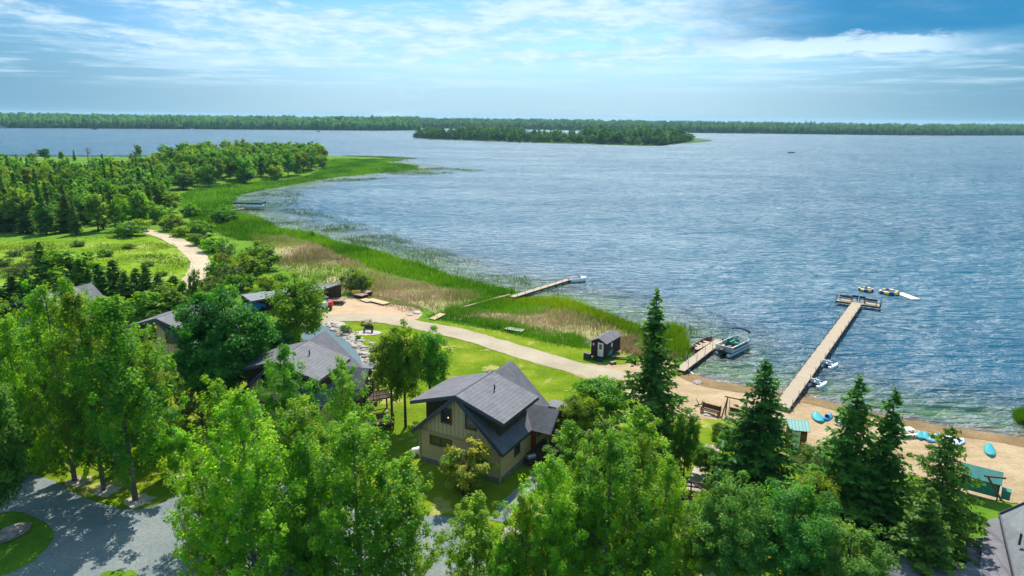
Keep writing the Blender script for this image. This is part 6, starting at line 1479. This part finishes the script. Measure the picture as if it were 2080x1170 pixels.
# two-level wooden stairs/balcony posts between the cabins
def stair_deck(px, py, label, z):
    P = G(px, py); root = empty('viewing_deck', (P[0], P[1], P[2]), .45, label, 'deck', 'dark wooden decks left of the ash trees')
    m = MB(); m.box((0, 0, z), (2.6, 2.0, .14)); m.build('floor', M['darkwood'], root)
    m = MB()
    for zz in (z + .45, z + .95):
        m.bar((-1.3, -1, zz), (1.3, -1, zz), .07, .08); m.bar((1.3, -1, zz), (1.3, 1, zz), .07, .08); m.bar((-1.3, 1, zz), (1.3, 1, zz), .07, .08)
    for k in range(9): m.bar((-1.3 + 2.6 * k / 8, -1, z), (-1.3 + 2.6 * k / 8, -1, z + .95), .035)
    m.build('railing', M['darkwood'], root)
    for x in (-1.2, 1.2):
        for y in (-.9, .9): m = MB(); m.box((x, y, z / 2), (.14, .14, z)); m.build('post', M['darkwood'], root)
stair_deck(768, 838, 'upper dark wooden deck on posts left of the ash trunks', 1.9)
stair_deck(770, 868, 'lower dark wooden deck with railing left of the ash trunks', .5)
# covered boat lift in the far bay
def lift(px, py, label):
    P = onz(px, py, 0); root = empty('boat_lift', (P[0], P[1], 0), -.08, label, 'boat lift')
    m = MB(); R_ = []
    for k in range(9):
        f = k / 8 * 2 - 1; R_.append([(-5.2, f * 1.6, 2.5 - .3 * f * f), (5.2, f * 1.6, 2.5 - .3 * f * f), (5.2, f * 1.6, 2.05 - .3 * f * f), (-5.2, f * 1.6, 2.05 - .3 * f * f)])
    m.loft(R_); m.build('canopy', M['darkteal'], root)
    m = MB()
    for x in (-4, 0, 4):
        for y in (-1.5, 1.5): m.tube((x, y, -1.2), (x, y, 2.2), .07, .07, 6)
    for y in (-1.5, 1.5): m.bar((-4, y, 1.0), (4, y, 1.0), .15)
    m.build('frame', M['steel'], root); return root
lift(508, 424, 'covered boat lift with a dark canopy standing in the far bay')
P = onz(511, 425, 0); open_boat('lift_boat', (P[0] - 1.5, P[1], 0), -math.pi / 2 - .08, 6.0, 2.2, .9, M['white'], M['white'], 'white boat hanging under the dark canopy in the far bay', 'boat', 2, False, z=.5)
dock('far_bay_dock', onz(470, 426, .6), onz(495, 424, .6), 1.2, .6, 'pale thin dock running from the reeds to the covered boat lift', 3, ph=.3)
P = onz(1607, 311, 0); fb = open_boat('fishing_boat', (P[0] - 3, P[1], 0), -math.pi / 2, 6.5, 2.2, .9, M['dark'], M['dark'], 'tiny dark fishing boat alone on the open lake at right', 'boat', 2, True, z=-.1)
for dx, who in ((1.5, 'left'), (4.2, 'right')):
    m = MB(); R_ = []
    for zz, r_ in ((0.0, .22), (.35, .26), (.62, .24), (.72, .10), (.78, .12), (.95, .13), (1.04, .05)): R_.append([(math.cos(k * math.pi / 4) * r_ * 1.2, math.sin(k * math.pi / 4) * r_, zz) for k in range(8)])
    m.loft(R_); m.tube((.25, 0, .55), (.45, .35, .3), .07, .05, 6); m.tube((-.25, 0, .55), (-.45, .35, .3), .07, .05, 6); m.tube((.1, 0, .05), (.15, .5, .05), .1, .08, 6); m.tube((-.1, 0, .05), (-.15, .5, .05), .1, .08, 6)
    o = m.build('person', M['dark'], None, True); o.location = (P[0] - 3 + dx, P[1], .55); tag(o, 'person in dark clothing seated at the %s end of the tiny fishing boat' % who, 'person')
# things along the far shores
def house_far(px, py, w, h, label, wall=(.7, .7, .68), roof='roof'):
    P = onz(px, py, 0); root = empty('lake_house', (P[0], P[1] + 6, .4), rot_from(onz(px - 10, py, 0), onz(px + 10, py, 0)), label, 'house', 'houses on the far shore')
    m = MB(); m.box((0, 4, h / 2), (w, 7, h)); m.build('wall', pbr('far_wall', wall, .8), root); m = MB(); m.slab([(-w / 2 - .5, -.2, h), (w / 2 + .5, -.2, h), (w / 2 + .5, 4, h + 2.2), (-w / 2 - .5, 4, h + 2.2)], -.3); m.slab([(-w / 2 - .5, 4, h + 2.2), (w / 2 + .5, 4, h + 2.2), (w / 2 + .5, 8, h), (-w / 2 - .5, 8, h)], -.3); m.build('roof', M[roof], root)
house_far(1779, 273.3, 13, 4, 'long white lake house on the right far shore')
house_far(1738, 272.3, 7, 8, 'narrow tall white lake house left of the long white one on the right far shore')
house_far(806, 265.0, 9, 4, 'white house at the inlet left of the island')
house_far(2, 260, 12, 4, 'pale house at the left frame edge on the far shore', (.5, .45, .4))
house_far(96, 260.6, 10, 4, 'pale house on the far shore left of the bare tree', (.6, .55, .5))
house_far(262, 261.4, 10, 4, 'reddish house on the far shore', (.5, .3, .2))
house_far(597, 263.6, 9, 4, 'pale house on the far shore right of the point grove', (.6, .6, .5))
for x, y, w_, lab in ((188, 263, 9, 'small dark boat off the left far shore'), (387, 262.5, 7, 'small white boat off the left far shore'), (644, 267.5, 7, 'small dark boat left of the island')):
    P = onz(x, y, 0); open_boat('distant_boat', (P[0], P[1], 0), -1.5, w_, 2.6, 1.5, M['white' if 'white' in lab else 'dark'], M['white'], lab, 'boat', 2, False, z=-.1)
for x, hz_ in ((665, 34), (963, 44)):
    P = onz(x, 262 if x < 700 else 261, 5); d = 1.6; q = (P[0] * d, P[1] * d, 8); m = MB(); m.tube((0, 0, 0), (0, 0, hz_), .5, .3, 6)
    for k in range(5): m.box((0, 0, hz_ * (k + 1) / 6), (2.2, .3, .3))
    o = m.build('radio_mast', M['steel']); o.location = q; tag(o, 'thin radio mast on the horizon ' + ('above the left far woods' if x < 700 else 'above the island'), 'mast')
for x, yt, w in ((1634, 244, 10), (1644, 246, 8), (1652, 245, 9)):
    P = onz(x, 272, 0) * 1.25; o = link('tall_pine', FARM[2 if x != 1644 else 0]); H = top_z((P[0], P[1], 9), yt) - 9; o.location = (P[0], P[1], 9); o.scale = (1.6, 1.6, H / 13); tag(o, {1634: 'left', 1644: 'middle', 1652: 'right'}[x] + ' one of three tall trees above the right far woods', 'tree')
# ---------------------------------------------------------------- the air
HAZE = 8e-5
m = bpy.data.materials.new('haze'); m.use_nodes = True; t = NT(m.node_tree)
v = t.n('ShaderNodeVolumePrincipled', {'Color': (0.45, 0.78, 1.0, 1), 'Density': HAZE}); v.inputs['Anisotropy'].default_value = 0.2
o_ = t.n('ShaderNodeOutputMaterial'); m.node_tree.links.new(v.outputs[0], o_.inputs['Volume'])
mb = MB(); mb.box((0, 8100, 26), (56000, 17200, 60)); o = mb.build('haze', m); tag(o, kind='stuff')
S.cycles.volume_bounces = 0; S.cycles.volume_max_steps = 64
